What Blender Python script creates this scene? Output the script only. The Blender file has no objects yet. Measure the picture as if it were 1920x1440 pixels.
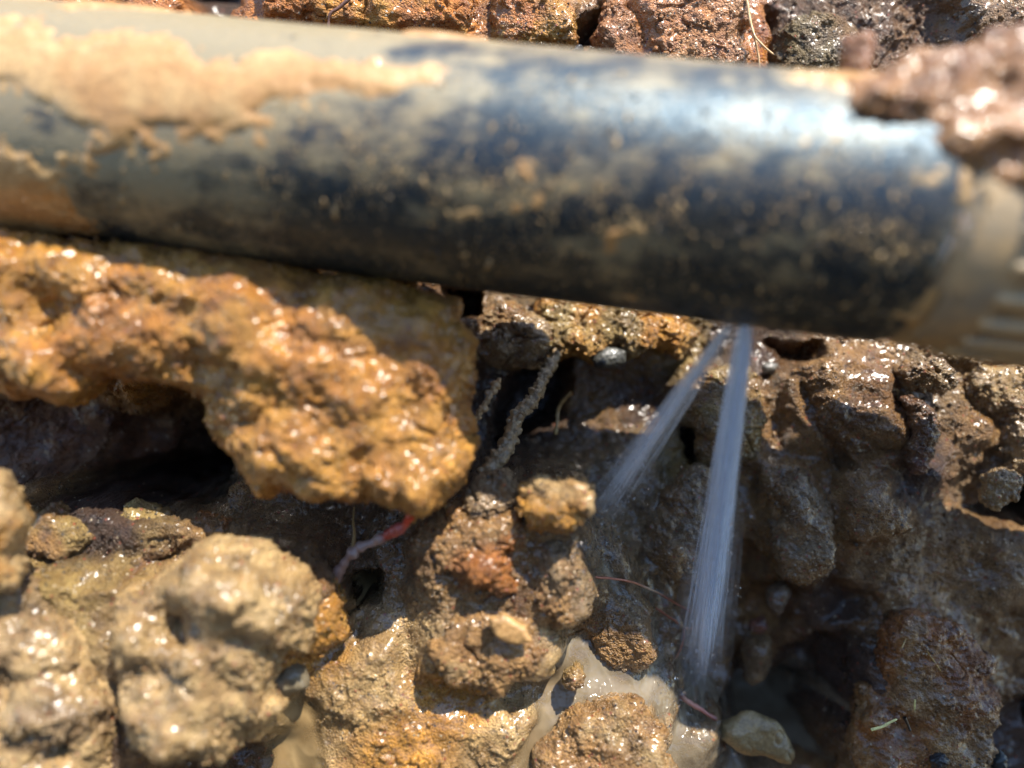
import bpy, math, random, time
import numpy as np
from mathutils import Matrix, Vector
T0 = time.time()
rng = np.random.default_rng(11)
random.seed(5)
S = bpy.context.scene
COL = S.collection

# ------------------------------------------------------------------ camera
PITCH = math.radians(52)                 # the phone looks steeply down at the trench bank
RX = np.array([1.0, 0, 0])
FW = np.array([0, math.cos(PITCH), -math.sin(PITCH)])
UP = np.array([0, math.sin(PITCH), math.cos(PITCH)])
CAM = np.array([0.0, 0.0, 0.60])
W = 197.0                                # mm from the lens to the bank's reference plane
LENS = 26.0
TH = 18.0 / LENS

cam_d = bpy.data.cameras.new('camera'); cam = bpy.data.objects.new('camera', cam_d); COL.objects.link(cam)
cam_d.lens = LENS; cam_d.sensor_width = 36; cam_d.clip_start = 0.005; cam_d.clip_end = 50
M = Matrix(((RX[0], UP[0], -FW[0], CAM[0]), (RX[1], UP[1], -FW[1], CAM[1]), (RX[2], UP[2], -FW[2], CAM[2]), (0, 0, 0, 1)))
cam.matrix_world = M
cam_d.dof.use_dof = True; cam_d.dof.focus_distance = 0.186; cam_d.dof.aperture_fstop = 3.4
cam_d.dof.aperture_blades = 0
S.camera = cam

# ------------------------------------------------------------------ sky and sun
PHI = math.radians(34)
sun_v = UP * math.cos(PHI) - FW * math.sin(PHI) + RX * 0.32
sun_v = sun_v / np.linalg.norm(sun_v)
elev = math.asin(sun_v[2]); azim = math.atan2(sun_v[0], sun_v[1])
w = bpy.data.worlds.new('World'); S.world = w; w.use_nodes = True
nt = w.node_tree; nt.nodes.clear()
sky = nt.nodes.new('ShaderNodeTexSky'); sky.sky_type = 'NISHITA'; sky.sun_disc = False
sky.sun_elevation = elev; sky.sun_rotation = azim
sky.dust_density = 0.2; sky.ozone_density = 1.8; sky.air_density = 1.2
bg = nt.nodes.new('ShaderNodeBackground'); bg.inputs['Strength'].default_value = 0.15
wo = nt.nodes.new('ShaderNodeOutputWorld')
nt.links.new(sky.outputs[0], bg.inputs[0]); nt.links.new(bg.outputs[0], wo.inputs[0])
sl = bpy.data.lights.new('sun', 'SUN'); sl.energy = 4.0; sl.angle = math.radians(0.5); sl.color = (1.0, 0.94, 0.84)
so = bpy.data.objects.new('sun', sl); COL.objects.link(so)
so.rotation_mode = 'QUATERNION'; so.rotation_quaternion = Vector(sun_v).to_track_quat('Z', 'Y')
so.location = (0, 0, 1.5)
S.view_settings.view_transform = 'Standard'; S.view_settings.look = 'None'
S.view_settings.gamma = 1; S.view_settings.exposure = 1.42; S.view_settings.use_curve_mapping = False
S.render.engine = 'CYCLES'
S.cycles.transparent_max_bounces = 40; S.cycles.max_bounces = 10; S.cycles.diffuse_bounces = 6
S.cycles.use_denoising = True
S.cycles.sample_clamp_indirect = 6.0

# ------------------------------------------------------------------ frames
def pt(px, py, H):
    """photo pixel at H mm in front of the bank plane -> bank frame (X right, Y up the slope, H towards the lens), mm"""
    d = W - H
    return np.array([(px - 960) / 960 * TH * d, (720 - py) / 960 * TH * d, H])
def world(P):
    P = np.asarray(P, float)
    return (CAM[None] + (P[:, 0:1] * RX[None] + P[:, 1:2] * UP[None] + (W - P[:, 2:3]) * FW[None]) * 0.001)

# ------------------------------------------------------------------ noise
def _hash(ix, iy, iz, k):
    with np.errstate(over='ignore'):
        h = (ix.astype(np.uint32) * np.uint32(374761393) + iy.astype(np.uint32) * np.uint32(668265263)
             + iz.astype(np.uint32) * np.uint32(2246822519) + np.uint32((k * 3266489917) & 0xffffffff))
        h ^= h >> np.uint32(15); h *= np.uint32(2246822519); h ^= h >> np.uint32(13)
        h *= np.uint32(3266489917); h ^= h >> np.uint32(16)
    return h
def vnoise(P, scale, seed=0):
    """smooth gradient-like noise about -1..1, feature size = scale"""
    out = np.empty(len(P), np.float32)
    for a in range(0, len(P), 250000):
        q = (P[a:a + 250000] / scale).astype(np.float32) + np.float32(1000.5)
        i = np.floor(q).astype(np.int32); f = (q - i).astype(np.float32)
        u = f * f * f * (f * (f * 6 - 15) + 10)
        acc = 0
        for dx in (0, 1):
            wx = u[:, 0] if dx else 1 - u[:, 0]
            for dy in (0, 1):
                wy = u[:, 1] if dy else 1 - u[:, 1]
                for dz in (0, 1):
                    wz = u[:, 2] if dz else 1 - u[:, 2]
                    h = _hash(i[:, 0] + dx, i[:, 1] + dy, i[:, 2] + dz, seed)
                    gx = ((h & np.uint32(1023)).astype(np.float32) / 511.5 - 1)
                    gy = (((h >> np.uint32(10)) & np.uint32(1023)).astype(np.float32) / 511.5 - 1)
                    gz = (((h >> np.uint32(20)) & np.uint32(1023)).astype(np.float32) / 511.5 - 1)
                    acc = acc + wx * wy * wz * (gx * (f[:, 0] - dx) + gy * (f[:, 1] - dy) + gz * (f[:, 2] - dz))
        out[a:a + 250000] = acc * 1.5
    return out
def fbm(P, scale, octs=3, seed=0, gain=0.5):
    o = 0; amp = 1.0
    for k in range(octs):
        o = o + amp * vnoise(P, scale / 2 ** k, seed + k * 17); amp *= gain
    return o
def worley(P, scale, seed=0, jit=0.9):
    """distance to nearest random point (in cells) and that cell's hash 0..1; 8-cell search"""
    D = np.empty(len(P), np.float32); Hh = np.empty(len(P), np.float32)
    for a in range(0, len(P), 250000):
        q = (P[a:a + 250000] / scale).astype(np.float32) + np.float32(1000.0)
        b = np.floor(q - 0.5).astype(np.int32)
        best = np.full(len(q), 9.0, np.float32); bh = np.zeros(len(q), np.float32)
        for dx in (0, 1):
            for dy in (0, 1):
                for dz in (0, 1):
                    cx, cy, cz = b[:, 0] + dx, b[:, 1] + dy, b[:, 2] + dz
                    h = _hash(cx, cy, cz, seed)
                    jx = (h & np.uint32(1023)).astype(np.float32) / 1023
                    jy = ((h >> np.uint32(10)) & np.uint32(1023)).astype(np.float32) / 1023
                    jz = ((h >> np.uint32(20)) & np.uint32(1023)).astype(np.float32) / 1023
                    k = 0.5 - jit * 0.5
                    d = (q[:, 0] - cx - k - jit * jx) ** 2 + (q[:, 1] - cy - k - jit * jy) ** 2 + (q[:, 2] - cz - k - jit * jz) ** 2
                    m = d < best
                    best = np.where(m, d, best)
                    bh = np.where(m, (((h >> np.uint32(5)) * np.uint32(2654435761)) >> np.uint32(8)).astype(np.float32) / 16777216.0, bh)
        D[a:a + 250000] = np.sqrt(best); Hh[a:a + 250000] = bh
    return D, Hh
def sstep(a, b, x):
    t = np.clip((x - a) / (b - a), 0, 1); return t * t * (3 - 2 * t)
def crumbs(P, scale, seed, fill=0.75):
    d, h = worley(P, scale, seed)
    r = 0.30 + 0.38 * h
    b = np.sqrt(np.clip(1 - (d / r) ** 2, 0, 1)) * r * 1.5
    return b * (h < fill) * 1.0, h

def mud_relief(P, crumb=1.0, rough=1.0, lump=1.0, seed=0, drip=0.0):
    """mm of relief along the normal"""
    wv = np.stack([vnoise(P, 5, 70), vnoise(P, 5, 71), vnoise(P, 5, 72)], 1) * 1.2
    Q = P + wv
    o = lump * 1.5 * fbm(Q, 11, 2, seed)
    r = 1 - np.abs(fbm(Q, 6.0, 2, seed + 3)) * 1.6
    o += rough * 0.45 * (r - 0.6)
    zone = sstep(-0.30, 0.30, fbm(P, 12, 2, seed + 9))          # crumbly here, smeared there
    c1, h1 = crumbs(Q, 3.6, seed + 21, 0.45)
    c2, h2 = crumbs(Q + 0.5 * wv, 1.7, seed + 22, 0.7)
    c3, h3 = crumbs(P + 0.2 * wv, 0.95, seed + 23, 0.85)
    k = crumb * (0.22 + 0.78 * zone)
    o += k * (0.85 * c1 + 1.15 * c2 + 0.85 * c3)
    tear = vnoise(Q * np.array([1, 1.6, 1]), 2.6, seed + 31)
    o += rough * 0.55 * (np.abs(tear) - 0.25)
    crack = np.abs(fbm(Q, 16, 3, seed + 33)); o -= rough * 1.3 * np.exp(-(crack / 0.035) ** 2) * sstep(-0.1, 0.3, vnoise(P, 20, seed + 35))
    o += rough * 0.25 * vnoise(Q, 1.8, seed + 5) + rough * 0.12 * vnoise(P, 0.8, seed + 6)
    cav = 0.55 * c1 + 0.35 * c2 + 0.2 * c3
    return o, zone, cav, h1, h2

# ------------------------------------------------------------------ mesh plumbing
def make_obj(name, P, faces, mat, parent=None, attrs=None, smooth=True, origin=None):
    """P in bank mm; faces (n,4) or (n,3) array"""
    Wd = world(P)
    o0 = Wd.mean(0) if origin is None else world(np.asarray(origin, float)[None])[0]
    par_o = np.zeros(3) if parent is None else np.array(parent['_o'])
    me = bpy.data.meshes.new(name)
    faces = np.asarray(faces)
    n, k = faces.shape
    me.vertices.add(len(P)); me.vertices.foreach_set('co', (Wd - o0).astype(np.float32).ravel())
    me.loops.add(n * k); me.loops.foreach_set('vertex_index', faces.astype(np.int32).ravel())
    me.polygons.add(n); me.polygons.foreach_set('loop_start', np.arange(0, n * k, k, dtype=np.int32))
    me.update(calc_edges=True)
    me.polygons.foreach_set('use_smooth', np.full(n, smooth, bool))
    for an, av in (attrs or {}).items():
        av = np.asarray(av, np.float32)
        if av.ndim == 2:
            a = me.attributes.new(an, 'FLOAT_COLOR', 'POINT')
            a.data.foreach_set('color', np.concatenate([av, np.ones((len(av), 1), np.float32)], 1).ravel())
        else:
            a = me.attributes.new(an, 'FLOAT', 'POINT'); a.data.foreach_set('value', av)
    me.materials.append(mat)
    ob = bpy.data.objects.new(name, me); COL.objects.link(ob)
    if parent is not None: ob.parent = parent
    ob.location = Vector(o0 - par_o)
    ob['_o'] = [float(v) for v in o0]
    return ob
def tag(o, label=None, cat=None, group=None, kind=None):
    if label: o['label'] = label
    if cat: o['category'] = cat
    if group: o['group'] = group
    if kind: o['kind'] = kind
    return o
def empty(name, P):
    o = bpy.data.objects.new(name, None); COL.objects.link(o)
    p = world(np.asarray(P, float)[None])[0]; o.location = Vector(p); o['_o'] = [float(v) for v in p]
    o.empty_display_size = 0.01
    return o

def poly_sdf(X, Y, poly):
    poly = np.asarray(poly, np.float32); n = len(poly)
    d = np.full(X.shape, 1e9, np.float32); s = np.zeros(X.shape, bool)
    for i in range(n):
        a = poly[i]; b = poly[(i + 1) % n]; e = b - a
        wx = X - a[0]; wy = Y - a[1]
        t = np.clip((wx * e[0] + wy * e[1]) / max(e @ e, 1e-9), 0, 1)
        d = np.minimum(d, (wx - e[0] * t) ** 2 + (wy - e[1] * t) ** 2)
        c = ((a[1] > Y) != (b[1] > Y))
        if abs(e[1]) > 1e-9:
            s ^= c & (X < e[0] * (Y - a[1]) / e[1] + a[0])
    d = np.sqrt(d); return np.where(s, -d, d)

def surface_nets(F, org, vs):
    nx, ny, nz = F.shape; ins = F < 0
    cs = [(i, j, k) for i in (0, 1) for j in (0, 1) for k in (0, 1)]
    cnt = np.zeros((nx - 1, ny - 1, nz - 1), np.int8)
    for (i, j, k) in cs: cnt += ins[i:nx - 1 + i, j:ny - 1 + j, k:nz - 1 + k]
    act = (cnt > 0) & (cnt < 8)
    idx = np.full(act.shape, -1, np.int64); cells = np.argwhere(act); idx[act] = np.arange(len(cells))
    acc = np.zeros((len(cells), 3)); num = np.zeros(len(cells))
    for a in range(8):
        for ax in range(3):
            if cs[a][ax]: continue
            b = list(cs[a]); b[ax] = 1
            fa = F[cells[:, 0] + cs[a][0], cells[:, 1] + cs[a][1], cells[:, 2] + cs[a][2]]
            fb = F[cells[:, 0] + b[0], cells[:, 1] + b[1], cells[:, 2] + b[2]]
            m = (fa < 0) != (fb < 0)
            t = np.where(m, fa / np.where(m, fa - fb, 1), 0)
            p = np.tile(np.array(cs[a], float), (len(cells), 1)); p[:, ax] = t
            acc[m] += p[m]; num[m] += 1
    V = (cells + acc / num[:, None]) * vs + org
    Q = []
    for ax in range(3):
        o1, o2 = (ax + 1) % 3, (ax + 2) % 3
        sl0 = [slice(None)] * 3; sl1 = [slice(None)] * 3
        sl0[ax] = slice(0, -1); sl1[ax] = slice(1, None)
        e = np.argwhere(ins[tuple(sl0)] != ins[tuple(sl1)])
        e = e[(e[:, o1] > 0) & (e[:, o2] > 0) & (e[:, o1] < F.shape[o1] - 1) & (e[:, o2] < F.shape[o2] - 1)]
        flip = ~ins[e[:, 0], e[:, 1], e[:, 2]]
        def at(d1, d2):
            g = e.copy(); g[:, o1] -= d1; g[:, o2] -= d2
            return idx[g[:, 0], g[:, 1], g[:, 2]]
        q = np.stack([at(1, 1), at(0, 1), at(0, 0), at(1, 0)], 1)
        q[flip] = q[flip][:, ::-1]
        Q.append(q)
    Q = np.concatenate(Q)
    Q = Q[(Q >= 0).all(1)]
    return V, Q
def smooth_mesh(V, Q, it):
    for _ in range(it):
        acc = np.zeros_like(V); n = np.zeros(len(V))
        for a in range(4):
            i, j = Q[:, a], Q[:, (a + 1) % 4]
            for c in range(3):
                acc[:, c] += np.bincount(i, V[j, c], len(V)) + np.bincount(j, V[i, c], len(V))
            n += np.bincount(i, minlength=len(V)) + np.bincount(j, minlength=len(V))
        V = 0.5 * V + 0.5 * acc / np.maximum(n, 1)[:, None]
    return V
def subdivide(V, Q):
    n = len(V)
    E = np.sort(np.concatenate([np.stack([Q[:, a], Q[:, (a + 1) % 4]], 1) for a in range(4)]), 1)
    key = E[:, 0] * n + E[:, 1]
    uk, inv = np.unique(key, return_inverse=True)
    ev = 0.5 * (V[uk // n] + V[uk % n]); fv = V[Q].mean(1)
    m = len(Q); inv = inv.reshape(4, m) + n
    f = np.arange(m) + n + len(uk)
    V2 = np.concatenate([V, ev, fv])
    Q2 = np.concatenate([np.stack([Q[:, a], inv[a], f, inv[(a + 3) % 4]], 1) for a in range(4)])
    return V2, Q2
def normals(V, Q):
    n = np.cross(V[Q[:, 2]] - V[Q[:, 0]], V[Q[:, 3]] - V[Q[:, 1]])
    N = np.zeros_like(V)
    for a in range(4):
        for c in range(3): N[:, c] += np.bincount(Q[:, a], n[:, c], len(V))
    return N / np.maximum(np.linalg.norm(N, axis=1), 1e-12)[:, None]

# ------------------------------------------------------------------ materials
def node(nt, t, **kw):
    n = nt.nodes.new(t)
    for k, v in kw.items(): setattr(n, k, v)
    return n
def new_mat(name):
    m = bpy.data.materials.new(name); m.use_nodes = True
    nt = m.node_tree; b = nt.nodes['Principled BSDF']; return m, nt, b
def mm_pos(nt):
    g = node(nt, 'ShaderNodeNewGeometry'); v = node(nt, 'ShaderNodeVectorMath', operation='SCALE')
    v.inputs['Scale'].default_value = 1000; nt.links.new(g.outputs['Position'], v.inputs[0]); return v.outputs[0]
def noise_n(nt, vec, scale, detail=3, rough=0.55):
    n = node(nt, 'ShaderNodeTexNoise'); n.inputs['Scale'].default_value = scale; n.inputs['Detail'].default_value = detail
    n.inputs['Roughness'].default_value = rough; nt.links.new(vec, n.inputs['Vector']); return n
def ramp(nt, src, a, b, lo=0.0, hi=1.0):
    r = node(nt, 'ShaderNodeMapRange'); r.interpolation_type = 'SMOOTHSTEP'
    r.inputs['From Min'].default_value = a; r.inputs['From Max'].default_value = b
    r.inputs['To Min'].default_value = lo; r.inputs['To Max'].default_value = hi
    nt.links.new(src, r.inputs['Value']); return r.outputs['Result']
def mixc(nt, fac, a, b, mode='MIX'):
    m = node(nt, 'ShaderNodeMix', data_type='RGBA', blend_type=mode)
    for sock, v in ((m.inputs[0], fac), (m.inputs[6], a), (m.inputs[7], b)):
        if hasattr(v, 'links') or isinstance(v, bpy.types.NodeSocket): nt.links.new(v, sock)
        elif isinstance(v, (int, float)): sock.default_value = v
        else: sock.default_value = (*v, 1)
    return m.outputs[2]

def soil_material():
    m, nt, b = new_mat('wet_soil')
    P = mm_pos(nt)
    a = node(nt, 'ShaderNodeAttribute', attribute_name='Col')
    wet = node(nt, 'ShaderNodeAttribute', attribute_name='wet')
    n1 = noise_n(nt, P, 0.22, 4); n2 = noise_n(nt, P, 1.6, 4, 0.65)
    c = mixc(nt, ramp(nt, n1.outputs[0], 0.35, 0.68), a.outputs[0], (0.62, 0.56, 0.50), 'MULTIPLY')
    c = mixc(nt, ramp(nt, n2.outputs[0], 0.38, 0.62, 0.0, 0.55), c, (0.50, 0.44, 0.40), 'MULTIPLY')
    v = node(nt, 'ShaderNodeTexVoronoi', feature='F1'); v.inputs['Scale'].default_value = 1.1; nt.links.new(P, v.inputs['Vector'])
    sp = node(nt, 'ShaderNodeSeparateColor'); nt.links.new(v.outputs['Color'], sp.inputs[0])
    dark = node(nt, 'ShaderNodeMath', operation='MULTIPLY')
    nt.links.new(ramp(nt, sp.outputs[0], 0.93, 0.95), dark.inputs[0]); nt.links.new(ramp(nt, v.outputs['Distance'], 0.42, 0.30), dark.inputs[1])
    c = mixc(nt, dark.outputs[0], c, (0.025, 0.024, 0.025))
    pale = node(nt, 'ShaderNodeMath', operation='MULTIPLY')
    nt.links.new(ramp(nt, sp.outputs[1], 0.94, 0.96), pale.inputs[0]); nt.links.new(ramp(nt, v.outputs['Distance'], 0.36, 0.26), pale.inputs[1])
    c = mixc(nt, pale.outputs[0], c, (0.50, 0.40, 0.26))
    red = node(nt, 'ShaderNodeMath', operation='MULTIPLY')
    nt.links.new(ramp(nt, sp.outputs[2], 0.95, 0.97), red.inputs[0]); nt.links.new(ramp(nt, v.outputs['Distance'], 0.5, 0.3), red.inputs[1])
    c = mixc(nt, red.outputs[0], c, (0.26, 0.07, 0.03))
    nt.links.new(c, b.inputs['Base Color'])
    # wet film: glossy where wet
    n3 = noise_n(nt, P, 0.5, 2)
    rr = node(nt, 'ShaderNodeMath', operation='MULTIPLY_ADD'); nt.links.new(wet.outputs['Fac'], rr.inputs[0])
    rr.inputs[1].default_value = -0.36; rr.inputs[2].default_value = 0.60
    r2 = node(nt, 'ShaderNodeMath', operation='MULTIPLY_ADD'); nt.links.new(n3.outputs[0], r2.inputs[0]); r2.inputs[1].default_value = 0.30
    r2.inputs[2].default_value = -0.15
    r3 = node(nt, 'ShaderNodeMath', operation='ADD', use_clamp=True); nt.links.new(rr.outputs[0], r3.inputs[0]); nt.links.new(r2.outputs[0], r3.inputs[1])
    nt.links.new(r3.outputs[0], b.inputs['Roughness'])
    b.inputs['Specular IOR Level'].default_value = 0.5
    cw = node(nt, 'ShaderNodeMath', operation='MULTIPLY'); nt.links.new(wet.outputs['Fac'], cw.inputs[0]); cw.inputs[1].default_value = 1.0
    nt.links.new(cw.outputs[0], b.inputs['Coat Weight']); b.inputs['Coat Roughness'].default_value = 0.19; b.inputs['Coat IOR'].default_value = 1.44
    # grain
    vb = node(nt, 'ShaderNodeTexVoronoi', feature='F1'); vb.inputs['Scale'].default_value = 1.9; nt.links.new(P, vb.inputs['Vector'])
    nb = noise_n(nt, P, 2.6, 3, 0.6)
    ad = node(nt, 'ShaderNodeMath', operation='MULTIPLY_ADD'); nt.links.new(vb.outputs['Distance'], ad.inputs[0]); ad.inputs[1].default_value = -0.8
    nt.links.new(nb.outputs[0], ad.inputs[2])
    bp = node(nt, 'ShaderNodeBump'); bp.inputs['Strength'].default_value = 1.0; bp.inputs['Distance'].default_value = 0.0007
    nt.links.new(ad.outputs[0], bp.inputs['Height']); nt.links.new(bp.outputs[0], b.inputs['Normal'])
    b2 = node(nt, 'ShaderNodeBump'); b2.inputs['Strength'].default_value = 0.12; b2.inputs['Distance'].default_value = 0.00025
    nt.links.new(nb.outputs[0], b2.inputs['Height']); nt.links.new(b2.outputs[0], b.inputs['Coat Normal'])
    return m
SOIL = soil_material()

def attr_material(name, rough=0.4, bump=0.5, coat=0.3, scale=2.0, spec=0.5):
    m, nt, b = new_mat(name); P = mm_pos(nt)
    a = node(nt, 'ShaderNodeAttribute', attribute_name='Col')
    n = noise_n(nt, P, scale, 4, 0.6)
    c = mixc(nt, ramp(nt, n.outputs[0], 0.35, 0.65, 0, 0.6), a.outputs[0], (0.55, 0.5, 0.45), 'MULTIPLY')
    nt.links.new(c, b.inputs['Base Color']); b.inputs['Roughness'].default_value = rough
    b.inputs['Specular IOR Level'].default_value = spec
    b.inputs['Coat Weight'].default_value = coat; b.inputs['Coat Roughness'].default_value = 0.08
    bp = node(nt, 'ShaderNodeBump'); bp.inputs['Strength'].default_value = bump; bp.inputs['Distance'].default_value = 0.0003
    nt.links.new(n.outputs[0], bp.inputs['Height']); nt.links.new(bp.outputs[0], b.inputs['Normal'])
    return m
ROOT = attr_material('root_skin', 0.45, 0.5, 0.4)
STONE = attr_material('wet_stone', 0.45, 0.6, 0.2, 1.2)
MUDP = attr_material('pipe_mud', 0.45, 0.6, 0.35, 0.9)

def water_material():
    m, nt, b = new_mat('muddy_water'); P = mm_pos(nt); nt.nodes.remove(b); out = nt.nodes['Material Output']
    a = node(nt, 'ShaderNodeAttribute', attribute_name='Col'); al = node(nt, 'ShaderNodeAttribute', attribute_name='dep')
    n = noise_n(nt, P, 0.12, 4)
    c = mixc(nt, ramp(nt, n.outputs[0], 0.35, 0.65, 0, 0.7), a.outputs[0], (0.62, 0.56, 0.50), 'MULTIPLY')
    df = node(nt, 'ShaderNodeBsdfDiffuse'); nt.links.new(c, df.inputs[0]); tr = node(nt, 'ShaderNodeBsdfTransparent')
    tr.inputs[0].default_value = (1.0, 0.99, 0.97, 1)
    m1 = node(nt, 'ShaderNodeMixShader'); nt.links.new(al.outputs['Fac'], m1.inputs[0]); nt.links.new(tr.outputs[0], m1.inputs[1]); nt.links.new(df.outputs[0], m1.inputs[2])
    n2 = noise_n(nt, P, 0.33, 2, 0.4)
    bp = node(nt, 'ShaderNodeBump'); bp.inputs['Strength'].default_value = 1.0; bp.inputs['Distance'].default_value = 0.0013
    nt.links.new(n2.outputs[0], bp.inputs['Height'])
    gl = node(nt, 'ShaderNodeBsdfGlossy'); gl.inputs['Roughness'].default_value = 0.12; nt.links.new(bp.outputs[0], gl.inputs['Normal'])
    fr = node(nt, 'ShaderNodeFresnel'); fr.inputs['IOR'].default_value = 1.5
    m2 = node(nt, 'ShaderNodeMixShader'); ge = node(nt, 'ShaderNodeNewGeometry'); ft = node(nt, 'ShaderNodeMath', operation='MULTIPLY_ADD')
    nt.links.new(ge.outputs['Backfacing'], ft.inputs[0]); ft.inputs[1].default_value = -1.0; ft.inputs[2].default_value = 1.0
    fm = node(nt, 'ShaderNodeMath', operation='MULTIPLY'); nt.links.new(fr.outputs[0], fm.inputs[0]); nt.links.new(ft.outputs[0], fm.inputs[1])
    nt.links.new(fm.outputs[0], m2.inputs[0]); nt.links.new(m1.outputs[0], m2.inputs[1]); nt.links.new(gl.outputs[0], m2.inputs[2])
    nt.links.new(m2.outputs[0], out.inputs['Surface'])
    return m
WATER = water_material()

# ------------------------------------------------------------------ palette (linear albedo)
OCHRE = np.array([0.57, 0.272, 0.040]); ORANGE = np.array([0.53, 0.19, 0.028]); TAN = np.array([0.55, 0.37, 0.16])
BROWN = np.array([0.29, 0.160, 0.053]); UMBER = np.array([0.175, 0.086, 0.028]); GREYB = np.array([0.29, 0.195, 0.095])
RECESS_SHADE = np.array([0.075, 0.040, 0.022]); PINK = np.array([0.52, 0.225, 0.075]); OLIVE = np.array([0.35, 0.24, 0.08])  # the near-black brown puts the shade of recesses into the soil colour

# ------------------------------------------------------------------ the bank of soil
ctrl = [ # px, py, H mm, colour, crumb, wet
 (-200,-250,4,ORANGE,.7,.6),(0,-60,6,ORANGE,.5,.7),(250,10,4,ORANGE,.5,.7),(430,5,-30,RECESS_SHADE,.5,.5),(520,40,3,ORANGE,.7,.6),(700,50,3,ORANGE,.8,.5),(850,40,3,ORANGE,.8,.5),
 (1000,50,3,OCHRE,.8,.8),(1100,90,-4,BROWN,.5,.9),(1200,60,3,PINK,.6,1.),(1320,70,3,PINK,.6,1.),(1400,60,-2,ORANGE,.5,.8),(1470,60,-9,UMBER,.8,.5),(1560,90,-7,UMBER,.9,.4),(1640,40,-4,UMBER,.9,.5),(1900,-50,6,BROWN,.8,.6),(2200,-150,8,BROWN,.8,.6),
 (960,-250,2,ORANGE,.8,.6),(200,250,0,ORANGE,.5,.5),(800,300,-2,ORANGE,.5,.5),(1300,350,-6,BROWN,.5,.5),(1800,400,-4,BROWN,.5,.5),
 (1000,600,-17,GREYB,.8,1.),(1250,640,-18,OLIVE,.9,.9),(1400,650,-16,RECESS_SHADE,.6,.9),(1580,690,-8,BROWN,.6,.8),(1750,690,-6,GREYB,1.,.8),(1920,720,-4,GREYB,1.,.9),(2150,700,2,GREYB,1.,.8),
 (-200,600,10,OCHRE,.5,.8),(200,640,8,OCHRE,.5,.8),(600,640,4,OCHRE,.5,.8),(820,620,-4,UMBER,.5,.8),
 (-100,850,-10,np.array([.20,.080,.026]),.6,.2),(120,830,-12,np.array([.20,.080,.026]),.6,.2),(280,850,-18,np.array([.20,.080,.026]),.6,.2),(400,900,-40,RECESS_SHADE,.5,.5),(450,880,-40,RECESS_SHADE,.5,.5),
 (700,900,-6,UMBER,.6,.7),(900,760,-12,RECESS_SHADE,.7,.8),(1000,760,-20,RECESS_SHADE,.6,.8),(1100,770,-18,BROWN,.6,.9),(1200,760,-20,RECESS_SHADE,.5,.9),(1250,850,-12,OLIVE,.6,1.),(1180,900,-8,GREYB,.4,1.),(1350,780,-10,BROWN,.5,1.),
 (1450,760,-9,BROWN,.5,1.),(1560,760,-3,BROWN,.5,.9),(1660,800,1,BROWN,.5,.7),(1790,880,-40,RECESS_SHADE,.4,.5),(1720,880,-5,RECESS_SHADE,.4,.5),(1860,800,-5,BROWN,.4,.6),(1900,900,-8,GREYB,.9,.8),(2150,950,-5,BROWN,.8,.6),
 (1500,930,-10,BROWN,.5,1.),(1640,960,4,BROWN,.7,.5),(1650,1080,-4,BROWN,.6,.4),(1800,1050,-8,BROWN,.6,.4),(1900,1050,-6,BROWN,.4,.5),(1560,1140,-14,RECESS_SHADE,.3,.5),
 (1270,1000,-8,GREYB,.5,1.),(1330,1120,-22,BROWN,.4,1.),(1420,1150,-26,BROWN,.4,.9),(1500,1250,-32,RECESS_SHADE,.4,.8),(1380,1280,-34,RECESS_SHADE,.3,.9),(1300,1250,-22,BROWN,.4,1.),
 (1640,1200,-10,BROWN,.6,.8),(1750,1220,-9,BROWN,.6,.8),(1720,1330,-4,BROWN,.7,.9),(1850,1250,-14,BROWN,.7,.8),(1890,1380,-22,RECESS_SHADE,.5,.8),(1560,1380,-16,BROWN,.4,.9),(1650,1450,0,BROWN,.6,.9),(1450,1400,-8,GREYB,.4,1.),(2150,1400,-10,BROWN,.6,.8),
 (1000,1020,17,BROWN,.8,.8),(860,1040,17,BROWN,.9,.8),(720,1080,15,GREYB,.7,.9),(650,1030,6,UMBER,.8,.9),(750,1180,19,TAN,.7,1.),(700,1280,21,TAN,.8,.9),(850,1300,21,OCHRE,.9,.9),(760,1390,21,OCHRE,.8,.9),(930,1400,20,TAN,.8,.9),
 (1120,1080,9,GREYB,.5,1.),(1120,1180,10,BROWN,.6,1.),(1060,1260,13,TAN,.3,1.),(1150,1290,12,TAN,.3,1.),(1230,1180,-2,BROWN,.6,1.),(1230,1330,9,GREYB,.6,1.),(1320,1400,6,GREYB,.5,1.),(1130,1400,16,TAN,.7,1.),
 (60,960,21,BROWN,1.,.5),(250,980,21,OLIVE,1.,.5),(420,980,13,BROWN,.9,.6),(520,1000,9,BROWN,.8,.8),(120,1100,25,OLIVE,.8,.8),(400,1150,24,TAN,.6,.8),(200,1380,22,RECESS_SHADE,.5,.8),(100,1300,27,TAN,.8,.9),(450,1430,21,UMBER,.5,.9),(580,1200,19,OCHRE,.6,.9),(570,1350,19,TAN,.4,1.),(-200,1200,20,TAN,.8,.8),
 (0,1700,24,TAN,.8,.8),(600,1700,18,TAN,.8,.8),(1200,1700,14,TAN,.8,.9),(1800,1700,2,BROWN,.8,.8),
]
cP = np.array([pt(c[0], c[1], c[2]) for c in ctrl]); cC = np.array([np.concatenate([c[3], [c[4], c[5]]]) for c in ctrl])
def axis(dense0, dense1, lo, hi, step, coarse=()):
    a = list(np.arange(dense0, dense1 + 1e-6, step)); s = step; x = dense1
    while x < hi: s = min(s * 1.15, 2.0); x += s; a.append(x)
    s = step; x = dense0; pre = []
    while x > lo: s = min(s * 1.15, 2.0); x -= s; pre.append(x)
    return np.array(pre[::-1] + a)
gx = axis(-142, 142, -280, 280, 0.39)
gy = axis(-106, 106, -210, 250, 0.39)
keep = np.ones(len(gy), bool)                        # wider rows where only the pipe is seen
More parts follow.
